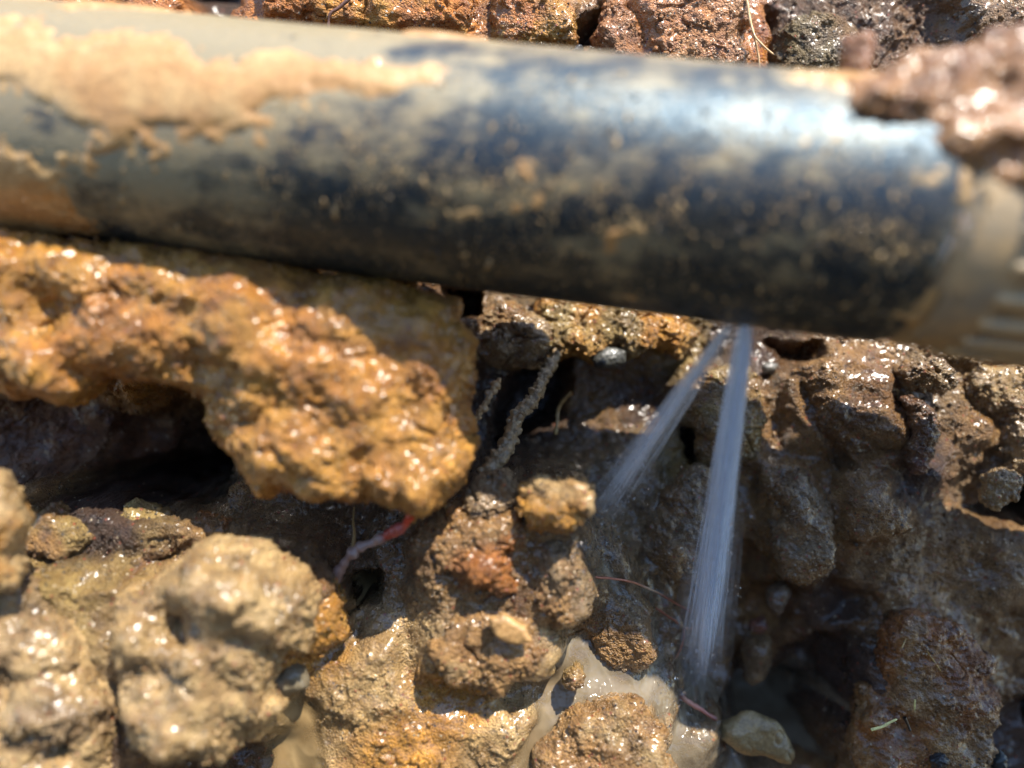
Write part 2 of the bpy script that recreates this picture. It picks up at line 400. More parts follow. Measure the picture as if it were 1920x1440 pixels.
band = (gy > 50) & (gy < 78); keep[np.where(band)[0][::1]] = False; keep[np.where(band)[0][::4]] = True
gy = gy[keep]
XX, YY = np.meshgrid(gx, gy); X = XX.ravel().astype(np.float32); Y = YY.ravel().astype(np.float32)
P2 = np.stack([X, Y, np.zeros_like(X)], 1)
wx = 3.0 * fbm(P2, 14, 3, 40) + 0.8 * vnoise(P2, 2.5, 43); wy = 3.0 * fbm(P2, 14, 3, 50) + 0.8 * vnoise(P2, 2.5, 53)
def interp(X, Y):
    H = np.zeros(len(X), np.float32); C = np.zeros((len(X), 5), np.float32); Wt = np.zeros(len(X), np.float32)
    for p, c in zip(cP, cC):
        d2 = (X - p[0]) ** 2 + (Y - p[1]) ** 2
        wgt = 1.0 / (d2 + 14.0) ** 2.2
        H += wgt * p[2]; Wt += wgt; C += wgt[:, None] * c[None].astype(np.float32)
    return H / Wt, C / Wt[:, None]
H, C = interp(X + wx, Y + wy)
def paint(poly, h, soft, absolute=True, warp=1.0):
    """set the height inside an outline given in photo pixels at its own depth"""
    global H
    q = np.array([pt(a, b, h if absolute else 0)[:2] for a, b in poly])
    m = sstep(soft, -soft, poly_sdf(X + warp * wx * 0.5, Y + warp * wy * 0.5, q))
    H = H + (h - H) * m if absolute else H + h * m
    return m
# holes, cracks and overhang mouths, their shade painted into the soil colour
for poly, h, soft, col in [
    ([(555,970),(600,950),(655,975),(650,1020),(610,1035),(565,1010)], -45, 1.2, RECESS_SHADE),
    ([(690,1040),(745,1030),(740,1065),(700,1080)], -14, 1.2, RECESS_SHADE),
    ([(845,560),(905,555),(900,600),(870,610)], -30, 1.5, RECESS_SHADE),
    ([(340,855),(470,830),(490,930),(400,950),(330,930)], -55, 3, RECESS_SHADE),
    ([(1735,850),(1830,840),(1835,920),(1760,930)], -60, 3, RECESS_SHADE),
    ([(1240,790),(1270,800),(1275,850),(1250,850)], -40, 1.5, RECESS_SHADE),
    ([(970,690),(1060,680),(1060,730),(990,800),(930,820)], -38, 2.5, RECESS_SHADE),
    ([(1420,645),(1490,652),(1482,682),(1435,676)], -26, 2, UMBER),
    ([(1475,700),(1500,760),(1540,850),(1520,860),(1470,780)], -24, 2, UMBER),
    ([(1330,1220),(1480,1230),(1460,1310),(1350,1320)], -50, 4, RECESS_SHADE),
    ([(1480,1150),(1560,1100),(1600,1180),(1560,1330),(1500,1320)], -42, 4, RECESS_SHADE),
    ([(1860,1270),(1930,1260),(1930,1330),(1880,1340)], -40, 3, RECESS_SHADE),
    ([(890,-20),(930,-20),(915,25),(905,60),(900,95),(885,90),(890,40)], -22, 1.0, RECESS_SHADE),
    ([(395,-30),(470,-30),(475,40),(400,40)], -45, 2.0, RECESS_SHADE),
    ([(1075,95),(1110,60),(1130,75),(1115,120),(1080,125)], -16, 1.5, RECESS_SHADE),
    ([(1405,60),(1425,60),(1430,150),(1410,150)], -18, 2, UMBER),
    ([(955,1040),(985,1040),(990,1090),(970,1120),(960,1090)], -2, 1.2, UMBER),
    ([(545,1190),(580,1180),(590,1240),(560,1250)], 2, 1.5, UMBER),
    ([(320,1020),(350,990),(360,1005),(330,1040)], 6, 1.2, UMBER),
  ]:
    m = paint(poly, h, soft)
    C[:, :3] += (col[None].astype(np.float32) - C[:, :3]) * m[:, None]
# lumps that belong to the bank
for poly, dh, soft in [
    ([(1080,20),(1140,0),(1180,120),(1110,140)], 5, 4), ([(1190,0),(1380,0),(1400,140),(1230,130)], 4, 3),
    ([(500,0),(880,10),(885,95),(700,80),(520,60)], 3, 3), ([(935,0),(1070,10),(1080,100),(940,95)], 4, 2.5),
    ([(1490,650),(1640,650),(1720,740),(1700,850),(1600,880),(1500,760)], 7, 4),
    ([(1440,880),(1500,870),(1560,960),(1550,1080),(1480,1090),(1450,980)], 9, 3),
    ([(1300,690),(1420,690),(1430,860),(1330,880)], 6, 4),
    ([(1290,880),(1330,860),(1330,1090),(1250,1100),(1220,1000)], 8, 4),
    ([(600,1180),(760,1140),(790,1260),(640,1290)], 4, 3),
    ([(600,1290),(980,1260),(1000,1440),(640,1440)], 3, 4)]:
    paint(poly, dh, soft, absolute=False)
for poly, h, soft in [
    ([(770,1010),(860,930),(960,890),(1100,920),(1110,1050),(1130,1170),(1040,1200),(1030,1290),(930,1310),(800,1270),(780,1150)], 27, 5),
    ([(-100,1040),(200,1030),(260,1080),(420,1010),(560,1040),(610,1120),(610,1200),(540,1260),(510,1400),(300,1430),(230,1600),(-100,1600)], 34, 5),
    ([(-60,930),(180,940),(350,960),(420,1010),(300,1060),(-60,1060)], 23, 4),
    ([(1010,1370),(1100,1310),(1230,1340),(1270,1600),(1000,1600)], 17, 4),
    ([(1110,1130),(1180,1110),(1230,1160),(1220,1260),(1120,1240)], 11, 4),
    ([(1610,1230),(1660,1160),(1760,1140),(1860,1230),(1870,1600),(1600,1600)], -1, 6),
    ([(1440,880),(1530,870),(1570,990),(1550,1110),(1460,1090)], -2, 5),
    ([(1460,690),(1700,670),(1720,860),(1600,880),(1500,820)], -3, 6),
    ([(1780,690),(2000,680),(2000,930),(1870,930),(1860,800)], -8, 4),
    ([(1290,720),(1420,690),(1440,880),(1320,890)], -6, 5), ([(1215,960),(1300,880),(1350,900),(1340,1090),(1230,1100)], -3, 5)]:
    paint(poly, h, soft)
base_H = H.copy()
# runoff channels carved for the water
CH = [[(545,1255),(590,1240),(620,1300),(640,1390),(760,1410),(900,1400),(930,1420),(900,1600),(530,1600),(530,1400)],
      [(1020,1210),(1090,1180),(1130,1215),(1250,1265),(1290,1330),(1240,1350),(1180,1310),(1100,1300),(1050,1340),(1000,1400),(1000,1600),(900,1600),(930,1420),(1000,1330)],
      [(1110,1060),(1150,1060),(1200,1140),(1240,1180),(1250,1290),(1200,1290),(1215,1200),(1150,1120)],
      [(1245,1290),(1340,1340),(1420,1400),(1440,1600),(1250,1600),(1265,1430)],
      [(1380,1400),(1520,1350),(1600,1330),(1620,1600),(1400,1600)],
      [(1620,1370),(1700,1330),(1760,1330),(1750,1380),(1690,1400),(1640,1400)]]
wmask = np.zeros(len(X), np.float32)
for poly in CH:
    q = np.array([pt(a, b, 8)[:2] for a, b in poly])
    wmask = np.maximum(wmask, sstep(2.0, -2.5, poly_sdf(X + 0.6 * wx, Y + 0.6 * wy, q)))
H = H - 3.2 * wmask
# relief along the normal of this surface
nxn, nyn = len(gx), len(gy)
Hg = H.reshape(nyn, nxn)
dHy, dHx = np.gradient(Hg, gy, gx)
N = np.stack([-dHx.ravel(), -dHy.ravel(), np.ones(len(X))], 1); N /= np.linalg.norm(N, axis=1)[:, None]
N[:, 2] = np.maximum(N[:, 2], 0.25)
P3 = np.stack([X, Y, H], 1)
rel, zone, cav, h1, h2 = mud_relief(P3, 1.0, 1.0, 1.2, 200)
rel_s = 1.2 * 1.6 * fbm(P3, 11, 2, 200)
kk = np.clip(C[:, 3], 0, 1)
rel = rel_s + (rel - rel_s) * kk
rel = rel * (1 - 0.55 * wmask)
P3 = P3 + N * rel[:, None]
hue = fbm(P3, 20, 3, 301)
col = C[:, :3] * (1 + 0.22 * hue[:, None] * np.array([1.0, 0.9, 0.7])[None])
col = col * (0.82 + 0.30 * h1[:, None]) * (0.9 + 0.2 * h2[:, None])
wetv = np.clip(C[:, 4] - 0.05 + 0.6 * fbm(P3, 9, 2, 77), 0, 1)
ii = np.arange(nyn * nxn).reshape(nyn, nxn)
faces = np.stack([ii[:-1, :-1].ravel(), ii[:-1, 1:].ravel(), ii[1:, 1:].ravel(), ii[1:, :-1].ravel()], 1)
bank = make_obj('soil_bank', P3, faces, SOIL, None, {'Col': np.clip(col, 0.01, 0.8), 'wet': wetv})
tag(bank, kind='structure')
print('bank', round(time.time() - T0, 1))
def bank_h(px, py, H0=0):
    """height of the finished bank under a pixel, mm"""
    h = H0
    for _ in range(3):
        p = pt(px, py, h); i = np.searchsorted(gx, p[0]); j = np.searchsorted(gy, p[1])
        h = float(P3[min(j, nyn - 1) * nxn + min(i, nxn - 1), 2])
    return h

# unseen other side of the trench behind the camera, added to block sky fill
ox, oy = np.meshgrid(np.linspace(-900, 900, 120), np.linspace(-800, -40, 80)); ox = ox.ravel(); oy = oy.ravel()
oz = 560 - 0.00 * oy; Po = np.stack([ox, oy, oz], 1)
Po[:, 2] += 30 * fbm(Po, 160, 4, 900) - np.where(oy < -250, (-250 - oy) * 0.9, 0); Po[:, 1] += 12 * fbm(Po, 90, 3, 910)
io = np.arange(80 * 120).reshape(80, 120)
fo = np.stack([io[:-1, :-1].ravel(), io[1:, :-1].ravel(), io[1:, 1:].ravel(), io[:-1, 1:].ravel()], 1)
tw = make_obj('unseen_trench_wall', Po, fo, SOIL, None, {'Col': np.tile(BROWN[None], (len(Po), 1)), 'wet': np.full(len(Po), 0.5)})
tag(tw, kind='structure')

# ------------------------------------------------------------------ muddy runoff in the channels
def blur(a, n):
    for _ in range(n):
        a = (a + np.roll(a, 1, 0) + np.roll(a, -1, 0) + np.roll(a, 1, 1) + np.roll(a, -1, 1)) / 5
    return a
Xw, Yw = XX.ravel(), YY.ravel()
Bs = blur(base_H.reshape(nyn, nxn), 60)
mw = wmask.reshape(nyn, nxn)
film_q = np.zeros(len(X), np.float32)
for poly in [[(600,1130),(780,1120),(800,1280),(1000,1300),(1010,1600),(530,1600),(600,1300)], [(1090,1040),(1230,1040),(1330,1130),(1330,1300),(1430,1340),(1640,1320),(1660,1600),(990,1600),(1020,1280),(1100,1200)],
             [(640,1060),(760,1040),(800,1110),(660,1130)], [(1240,880),(1350,880),(1360,1100),(1230,1100)]]:
    q = np.array([pt(a_, b_, 10)[:2] for a_, b_ in poly])
    film_q = np.maximum(film_q, sstep(3, -3, poly_sdf(X + 1.2 * wx, Y + 1.2 * wy, q)))
film_q = film_q.reshape(nyn, nxn)
act = (H + rel * np.maximum(N[:, 2], 0.6)).reshape(nyn, nxn)
patch = fbm(np.stack([X, Y * 0.5, X * 0], 1), 7, 3, 515).reshape(nyn, nxn)
filmH = blur(act, 14) + 0.25 + 0.30 * patch - 2.5 * (1 - film_q)
P_ = np.stack([Xw, Yw, Bs.ravel()], 1)
ripple = 0.28 * fbm(P_ * np.array([1, 0.6, 1]), 7, 2, 500)
crest = (1 - np.clip(np.abs(vnoise(P_ * np.array([1, 0.45, 1]), 6, 507)) * 3, 0, 1)) ** 3
pool = (Bs.ravel() - 1.5 + ripple + 0.25 * crest).reshape(nyn, nxn) + 0.9 * (1 - mw) ** 2 - 3.0 * (mw < 0.06)
k_ = 0.5; hmix = np.clip(0.5 + 0.5 * (pool - filmH) / k_, 0, 1)
Hw = filmH * (1 - hmix) + pool * hmix + k_ * hmix * (1 - hmix)
Pw = np.stack([Xw, Yw, Hw.ravel()], 1)
depth_ = np.clip((Hw - act), 0, 6)
dep = np.clip(0.04 + 0.26 * depth_.ravel() + 0.25 * np.clip(mw.ravel(), 0, 1), 0.03, 0.93)
jj = np.arange(nyn * nxn).reshape(nyn, nxn)
fq = np.stack([jj[:-1, :-1].ravel(), jj[:-1, 1:].ravel(), jj[1:, 1:].ravel(), jj[1:, :-1].ravel()], 1)
live = (film_q.ravel() > 0.25) | (mw.ravel() > 0.06)
live &= (Hw - act).ravel() > -0.8
fq = fq[live[fq].all(1)]
used = np.unique(fq); remap = np.full(nyn * nxn, -1); remap[used] = np.arange(len(used))
wt = sstep(-15, 20, Xw)[:, None]
wc = np.array([0.31, 0.215, 0.10])[None] * (1 - wt) + np.array([0.22, 0.18, 0.122])[None] * wt
wat = make_obj('muddy_water', Pw[used], remap[fq], WATER, None, {'Col': wc[used], 'dep': dep[used]})
tag(wat, kind='structure')

# ------------------------------------------------------------------ clods
def clod(name, label, poly, hc, Tf, Tb=None, col=OCHRE, col2=None, vs=0.8, sub=1, crumb=0.8, rough=1.0, lump=1.0, wet=0.8,
         rim=8.0, tilt=0.0, tiltx=0.0, seed=0, ragged=1.0, mat=None, cat='soil clod', group=None, parent=None, dents=(), amp=1.0):
    Tb = Tf if Tb is None else Tb; vs = vs * 1.42
    q = np.array([pt(a, b, hc)[:2] for a, b in poly])
    pad = 4.0
    lo = q.min(0) - pad; hi = q.max(0) + pad
    yc = q[:, 1].mean(); xc = q[:, 0].mean()
    ext = abs(tilt) * (hi[1] - lo[1]) / 2 + abs(tiltx) * (hi[0] - lo[0]) / 2
    zl = hc - Tb - pad - ext; zh = hc + Tf + pad + ext
    ax = [np.arange(lo[0], hi[0] + vs, vs), np.arange(lo[1], hi[1] + vs, vs), np.arange(zl, zh + vs, vs)]
    g2x, g2y = np.meshgrid(ax[0], ax[1], indexing='ij')
    p2 = np.stack([g2x.ravel(), g2y.ravel(), np.full(g2x.size, seed * 13.0)], 1)
    rag = ragged * min(2.6, rim * 0.42)
    wx = rag * fbm(p2, 7, 2, seed + 5); wy = rag * fbm(p2, 7, 2, seed + 6)
    d = poly_sdf((g2x.ravel() + wx).astype(np.float32), (g2y.ravel() + wy).astype(np.float32), q)
    t = np.clip(-d / rim, 0, 1); prof = np.sqrt(np.clip(1 - (1 - t) ** 2, 0, 1))
    lowf = 1 + 0.38 * fbm(p2, 13, 3, seed + 8)
    cz = hc + tilt * (g2y.ravel() - yc) + tiltx * (g2x.ravel() - xc)
    front = cz + Tf * prof * lowf; back = cz - Tb * prof
    for (dx, dy, dr, dd) in dents:
        c = pt(dx, dy, hc); rr = dr * 0.001 * 0
        rr = dr / 960 * TH * (W - hc)
        front = front - dd * np.exp(-((g2x.ravel() - c[0]) ** 2 + (g2y.ravel() - c[1]) ** 2) / (rr * rr))
    sh = g2x.shape + (len(ax[2]),)
    Z = ax[2][None, :]
    F = np.maximum(Z - front[:, None], back[:, None] - Z)
    F = np.where((d > 0)[:, None], np.sqrt(d[:, None] ** 2 + np.maximum(np.abs(Z - cz[:, None]) - 0.2, 0) ** 2), F).reshape(sh)
    F[0] = F[-1] = 5; F[:, 0] = F[:, -1] = 5; F[:, :, 0] = F[:, :, -1] = 5
    V, Q = surface_nets(F, np.array([ax[0][0], ax[1][0], ax[2][0]]), vs)
    V = smooth_mesh(V, Q, 4)
    for _ in range(sub): V, Q = subdivide(V, Q)
    V = smooth_mesh(V, Q, 1)
    Nn = normals(V, Q)
    rel, zone, cav, h1, h2 = mud_relief(V, crumb, rough, lump, 600 + seed * 31)
    V = V + Nn * (rel * amp)[:, None]
    c2 = col * 0.75 if col2 is None else col2
    m = sstep(-0.25, 0.45, fbm(V, 15, 3, seed + 90))[:, None]
    cc = (col[None] * (1 - m) + c2[None] * m) * (0.82 + 0.30 * h1[:, None]) * (0.9 + 0.2 * h2[:, None])
    wv = np.clip(wet - 0.1 + 0.75 * fbm(V, 8, 2, seed + 91), 0, 1)
    o = make_obj(name, V, Q, mat or SOIL, parent, {'Col': np.clip(cc, 0.01, 0.8), 'wet': wv})
    if parent is None: tag(o, label, cat, group)
    if mat is None:
        ok = np.where(Nn[:, 2] > 0.1)[0]; ok = ok[rng.integers(0, len(ok), min(4000, len(ok) // 12))]
        SURF.append((V[ok], Nn[ok], cc[ok], wv[ok], crumb))
    return o
SURF = []

G1 = 'clods of wet soil on the trench bank'
clod('soil_clod', 'large overhanging ochre clod under the left half of the black pipe',
     [(-260,440),(0,445),(300,460),(620,500),(860,560),(885,640),(880,720),(892,800),(890,870),(850,935),(800,985),(720,955),(620,925),(500,935),(455,880),(410,800),(375,748),(270,705),(200,720),(140,752),(70,735),(0,728),(-260,760)],
     33, 13, 14, OCHRE, OCHRE * 0.5 + ORANGE * 0.5, vs=0.8, sub=1, crumb=0.75, rough=1.1, lump=0.8, wet=0.85, rim=13, seed=1, group=G1,
     dents=[(130,610,45,7),(45,640,30,5),(740,960,30,4),(470,700,40,2.5),(820,790,50,3)])
clod('soil_clod', 'fat rounded tan clod with a curled dent in its middle, lower left corner',
     [(205,1180),(235,1110),(310,1060),(400,1010),(500,1015),(560,1060),(605,1110),(590,1190),(530,1230),(500,1300),(520,1340),(430,1400),(350,1415),(270,1380),(225,1320),(240,1260)],
     34, 14, 12, TAN, TAN * 0.75 + OCHRE * 0.1, vs=0.7, sub=1, crumb=0.85, rough=0.9, lump=0.8, wet=0.95, rim=17, seed=2, group=G1,
     dents=[(345,1160,24,12),(368,1188,15,11),(300,1060,30,3),(320,1240,50,3.5),(470,1350,35,2.5)])
clod('soil_clod', 'pale crumbly clod heap filling the bottom left corner',
     [(-200,1130),(20,1080),(70,1095),(120,1150),(170,1180),(190,1260),(225,1330),(215,1420),(240,1500),(200,1700),(-200,1700)],
     34, 12, 12, TAN, GREYB * 1.2, vs=0.8, sub=1, crumb=0.95, rough=1.2, lump=1.3, wet=0.9, rim=12, seed=3, group=G1,
     dents=[(150,1380,25,8),(165,1240,15,4),(60,1250,20,3)])
clod('soil_clod', 'narrow tan clod cut off by the left picture edge beside the dark hollow',
     [(-150,880),(0,890),(30,930),(38,990),(28,1010),(42,1060),(30,1105),(0,1120),(-150,1120)],
     44, 9, 8, TAN, OCHRE, vs=0.7, sub=1, crumb=0.40, wet=0.8, rim=7, seed=4, group=G1)
clod('soil_clod', 'ragged ochre crumb clod pressed behind the fat rounded tan clod',
     [(560,1090),(620,1080),(655,1130),(650,1190),(600,1230),(560,1200)],
     24, 7, 7, OCHRE, OLIVE, vs=0.6, sub=1, crumb=0.60, wet=0.8, rim=6, seed=5, group=G1)
clod('soil_clod', 'rough grey brown clod behind the left bottom heap, below the dark hollow',
     [(40,960),(110,935),(170,960),(190,1010),(160,1060),(90,1075),(40,1040)],
     21, 6, 6, OLIVE, BROWN, vs=0.6, sub=1, crumb=0.72, wet=0.4, rim=7, seed=6, group=G1)
clod('soil_clod', 'dull brown crumbly clod in front of the black hollow at left',
     [(180,985),(250,955),(340,960),(370,990),(330,1040),(240,1060),(190,1040)],
     17, 6, 6, BROWN, OLIVE, vs=0.6, sub=1, crumb=0.66, wet=0.45, rim=7, seed=7, group=G1)
clod('soil_clod', 'small glossy orange brown lump above the fat rounded tan clod',
     [(355,970),(400,958),(440,980),(435,1020),(390,1030),(360,1010)],
     16, 5, 5, ORANGE * 0.8, BROWN, vs=0.6, sub=1, crumb=0.40, wet=1.0, rim=5, seed=8, group=G1)
# under the pipe, behind it
clod('soil_clod', 'glistening grey brown clod hanging under the pipe beside the big ochre clod',
     [(885,595),(930,570),(1000,575),(1035,600),(1040,640),(1005,690),(950,705),(905,680),(880,640)],
     -10, 7, 8, GREYB * 1.3, BROWN, vs=0.5, sub=1, crumb=0.60, wet=1.0, rim=8, seed=9, group=G1, rough=1.3)
clod('soil_clod', 'sunlit golden crumbly ledge tucked under the middle of the pipe',
     [(1010,545),(1100,555),(1200,575),(1290,600),(1300,640),(1270,665),(1225,655),(1190,670),(1150,655),(1110,690),(1080,660),(1030,690),(1010,650)],
     -13, 6, 7, OCHRE * 1.05, OLIVE, vs=0.5, sub=1, crumb=0.90, wet=0.9, rim=6, seed=10, group=G1, rough=1.4)
clod('soil_clod', 'crumbly pale clod ledge just under the coupling at the right edge',
     [(1800,690),(1870,670),(2050,680),(2080,800),(2040,930),(1930,900),(1870,880),(1880,830),(1860,790),(1820,760),(1790,720)],
     -9, 6, 7, GREYB * 1.15, TAN * 0.8, vs=0.55, sub=1, crumb=0.90, wet=1.15, rim=6, seed=11, group=G1, rough=1.4)
clod('soil_clod', 'small ragged hanging clod at right, topmost of two above the dark gap',
     [(1680,690),(1730,665),(1775,675),(1775,715),(1740,735),(1690,725)],
     -1, 5, 5, GREYB, BROWN, vs=0.45, sub=1, crumb=0.78, wet=1.0, rim=4, seed=12, group=G1, rough=1.3)
clod('soil_clod', 'narrow reddish glistening hanging clod below the ragged one, left of the dark gap',
     [(1690,750),(1725,740),(1750,780),(1748,830),(1740,880),(1715,890),(1700,830)],
     0, 5, 5, np.array([.24,.11,.07]), UMBER, vs=0.45, sub=1, crumb=0.72, wet=1.0, rim=4, seed=13, group=G1, rough=1.3)
clod('soil_clod', 'pale jagged clod tip pointing down right of the black gap at right',
     [(1835,890),(1875,870),(1905,890),(1900,930),(1870,955),(1845,930)],
     -2, 4, 4, TAN * 0.8, GREYB, vs=0.4, sub=1, crumb=0.90, wet=0.9, rim=4, seed=14, group=G1, rough=1.3)
# the middle heap
clod('soil_clod', 'round crumbly knob on top of the middle heap left of the jets',
     [(985,920),(1005,895),(1050,885),(1090,900),(1103,940),(1090,985),(1045,1002),(1000,985),(982,955)],
     31, 8, 8, TAN * 0.95, OCHRE * 0.9, vs=0.4, sub=1, crumb=0.78, wet=0.7, rim=8, seed=15, group=G1, rough=1.2)
clod('soil_clod', 'glittering brown clod directly below the round crumbly knob',
     [(1000,1010),(1060,1000),(1095,1030),(1090,1080),(1115,1120),(1090,1165),(1040,1180),(1000,1140),(990,1080)],
     22, 8, 9, BROWN * 1.15, GREYB, vs=0.45, sub=1, crumb=0.66, wet=0.85, rim=8, seed=16, group=G1, rough=1.2)
clod('soil_clod', 'broad crumbly brown clod between the red tipped root and the round knob',
     [(800,1010),(850,960),(900,940),(970,950),(1000,1000),(980,1060),(990,1110),(930,1120),(870,1090),(820,1070)],
     23, 9, 10, BROWN * 1.2, ORANGE * 0.7, vs=0.45, sub=1, crumb=0.72, wet=0.7, rim=8, seed=17, group=G1, rough=1.2)
clod('soil_clod', 'pale nubbly clod at the foot of the mud crusted root',
     [(875,935),(900,895),(950,890),(985,915),(985,960),(930,965),(885,965)],
     25, 7, 7, GREYB * 1.4, GREYB, vs=0.4, sub=1, crumb=0.90, wet=0.9, rim=6, seed=18, group=G1, rough=1.0)
clod('soil_clod', 'square topped brown clod with an ochre flake at the edge of the puddle',
     [(800,1190),(850,1150),(920,1130),(990,1150),(1015,1210),(1018,1270),(960,1275),(930,1300),(850,1270),(805,1240)],
     23, 7, 9, BROWN * 1.35, TAN * 0.8, vs=0.45, sub=1, crumb=0.54, wet=0.85, rim=6, seed=19, group=G1)
clod('soil_clod', 'dark brown wet clod beside the puddle, between knob heap and red rootlets',
     [(1110,1130),(1170,1110),(1220,1150),(1225,1240),(1190,1265),(1130,1240),(1100,1190)],
     7, 6, 8, BROWN, GREYB, vs=0.45, sub=1, crumb=0.54, wet=1.0, rim=7, seed=20, group=G1)
clod('soil_clod', 'gritty brown clod rising from the puddle at the bottom edge',
     [(1010,1400),(1040,1350),(1110,1315),(1190,1320),(1240,1360),(1260,1420),(1260,1560),(1000,1560)],
     18, 7, 9, BROWN * 1.3, TAN * 0.7, vs=0.45, sub=1, crumb=0.64, wet=0.9, rim=9, seed=21, group=G1)
clod('soil_clod', 'tiny pebbly clod standing in the puddle right of the square topped clod',
     [(1060,1250),(1090,1240),(1108,1262),(1095,1285),(1065,1280)],
     17, 3, 4, OLIVE, BROWN, vs=0.35, sub=1, crumb=0.64, wet=1.0, rim=3, seed=22, group=G1)
# right side, in the shade
clod('soil_clod', 'brown knobbly clod with a small puddle on it, lower right corner',
     [(1610,1290),(1640,1230),(1660,1170),(1740,1150),(1800,1180),(1850,1230),(1865,1330),(1850,1400),(1880,1560),(1610,1560),(1600,1380)],
     -3, 6, 9, BROWN * 1.1, ORANGE * 0.55, vs=0.55, sub=1, crumb=0.60, wet=0.9, rim=9, seed=23, group=G1, dents=[(1690,1360,45,3)])
clod('soil_clod', 'ribbed wet clod in the shade right of the tall jet',
     [(1440,900),(1480,870),(1520,900),(1560,970),(1555,1060),(1520,1100),(1470,1080),(1450,1000)],
     -4, 6, 8, GREYB * 1.1, BROWN, vs=0.5, sub=1, crumb=0.54, wet=1.0, rim=8, seed=24, group=G1)
clod('soil_clod', 'smooth brown clod under the pipe end right of the tall jet',
     [(1480,690),(1560,660),(1650,680),(1700,760),(1690,850),(1600,860),(1530,800)],
     -5, 6, 8, BROWN, UMBER, vs=0.6, sub=1, crumb=0.56, wet=0.8, rim=10, seed=25, group=G1)
clod('soil_clod', 'wet olive brown clod in the gap between both jets',
     [(1290,720),(1350,680),(1420,700),(1440,800),(1400,880),(1320,880),(1290,800)],
     -8, 6, 8, BROWN, OLIVE, vs=0.55, sub=1, crumb=0.56, wet=1.0, rim=9, seed=26, group=G1)
clod('soil_clod', 'shiny brown clod behind the lower half of the tall jet',
     [(1230,960),(1290,880),(1340,880),(1350,1000),(1310,1090),(1240,1090),(1215,1020)],
     -4, 6, 8, GREYB, BROWN, vs=0.55, sub=1, crumb=0.64, wet=1.0, rim=8, seed=27, group=G1)
# above the pipe
clod('soil_clod', 'blurred reddish clod lying on the coupling in the top right corner',
     [(1578, 202), (1618, 152), (1678, 122), (1768, 102), (1858, 62), (1968, 12), (2018, 172), (1998, 352), (1938, 437), (1878, 427), (1818, 382), (1748, 327), (1678, 292), (1618, 257)],
     67, 11, 8, np.array([.56,.27,.085]), np.array([.46,.21,.06]), vs=0.7, sub=1, crumb=0.55, rough=1.4, lump=1.8, wet=1.0, rim=12, tilt=-0.4, seed=28, group=G1)
clod('soil_clod', 'small upright orange lump on the pipe left of the reddish clod',
     [(1575,75),(1600,55),(1625,75),(1622,130),(1640,175),(1560,180),(1580,130)],
     60, 4, 4, ORANGE * 0.8, BROWN, vs=0.6, sub=1, crumb=0.40, wet=0.8, rim=4, seed=29, group=G1)
clod('soil_clod', 'orange brown clod above the pipe, between the dark gap and the crack',
     [(480,-80),(700,-90),(885,-60),(893,20),(885,95),(780,85),(640,75),(490,40)],
     3, 6, 8, ORANGE, OCHRE, vs=0.6, sub=1, crumb=0.54, wet=0.4, rim=7, seed=30, group=G1)
clod('soil_clod', 'lighter ochre clod right of the crack above the pipe',
     [(930,-60),(1030,-50),(1070,20),(1080,90),(1040,110),(930,110),(915,40)],
     2, 6, 8, OCHRE, ORANGE, vs=0.55, sub=1, crumb=0.60, wet=0.6, rim=6, seed=31, group=G1)
clod('soil_clod', 'pinkish wet slab of soil above the pipe left of the hanging rootlet',
     [(1190,-60),(1380,-60),(1400,50),(1395,150),(1300,150),(1230,130),(1200,60)],
     2, 5, 8, PINK, GREYB * 1.5 * 0.4 + ORANGE * 0.6, vs=0.5, sub=1, crumb=0.54, wet=0.6, rim=5, seed=32, group=G1, rough=1.4)
clod('soil_clod', 'rust brown wet clod above the pipe left of the pinkish slab',
     [(1110,60),(1140,0),(1180,0),(1210,80),(1225,140),(1130,140)],
     1, 5, 7, ORANGE * 0.8, PINK * 0.8, vs=0.5, sub=1, crumb=0.54, wet=0.6, rim=5, seed=33, group=G1)
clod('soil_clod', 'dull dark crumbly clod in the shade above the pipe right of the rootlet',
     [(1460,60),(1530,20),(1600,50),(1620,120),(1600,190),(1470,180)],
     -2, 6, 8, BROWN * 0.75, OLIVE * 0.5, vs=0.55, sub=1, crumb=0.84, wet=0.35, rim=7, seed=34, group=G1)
print('clods', round(time.time() - T0, 1))

# ------------------------------------------------------------------ the pipe
R = 25.0
A0 = pt(0, 219, 197 - 168.5); A1 = pt(1740, 414, 197 - 146.0)
ax_d = (A1 - A0); L01 = np.linalg.norm(ax_d); ax_d = ax_d / L01
e1 = np.array([0, 0, 1.0]); e1 = e1 - ax_d * (e1 @ ax_d); e1 /= np.linalg.norm(e1)     # towards the lens
e2 = np.cross(e1, ax_d); e2 /= np.linalg.norm(e2)
if e2[1] < 0: e2 = -e2                                                                # up the picture
S_END = L01 - 4.2                # where the black pipe ends (s measured from A0)
def pipe_pt(s, th, r):
    """s mm along the pipe from the left picture edge, th angle from 'up' towards the lens"""
    s = np.asarray(s, float); th = np.asarray(th, float); r = np.asarray(r, float)
    return A0[None] + s[:, None] * ax_d[None] + (r * np.cos(th))[:, None] * e2[None] + (r * np.sin(th))[:, None] * e1[None]
def tube_grid(svals, rads, nt_, rfun=None):
    th = np.linspace(0, 2 * np.pi, nt_, endpoint=False)
    Sg, Tg = np.meshgrid(svals, th, indexing='ij'); Rg = np.repeat(np.asarray(rads)[:, None], nt_, 1)
    s, t, r = Sg.ravel(), Tg.ravel(), Rg.ravel()
    if rfun is not None: r = rfun(s, t, r)
    V = pipe_pt(s, t, r); n = len(svals)
    I = np.arange(n * nt_).reshape(n, nt_); J = np.roll(I, -1, 1)
    Q = np.stack([I[:-1].ravel(), J[:-1].ravel(), J[1:].ravel(), I[1:].ravel()], 1)
    return V, Q, s, t, r
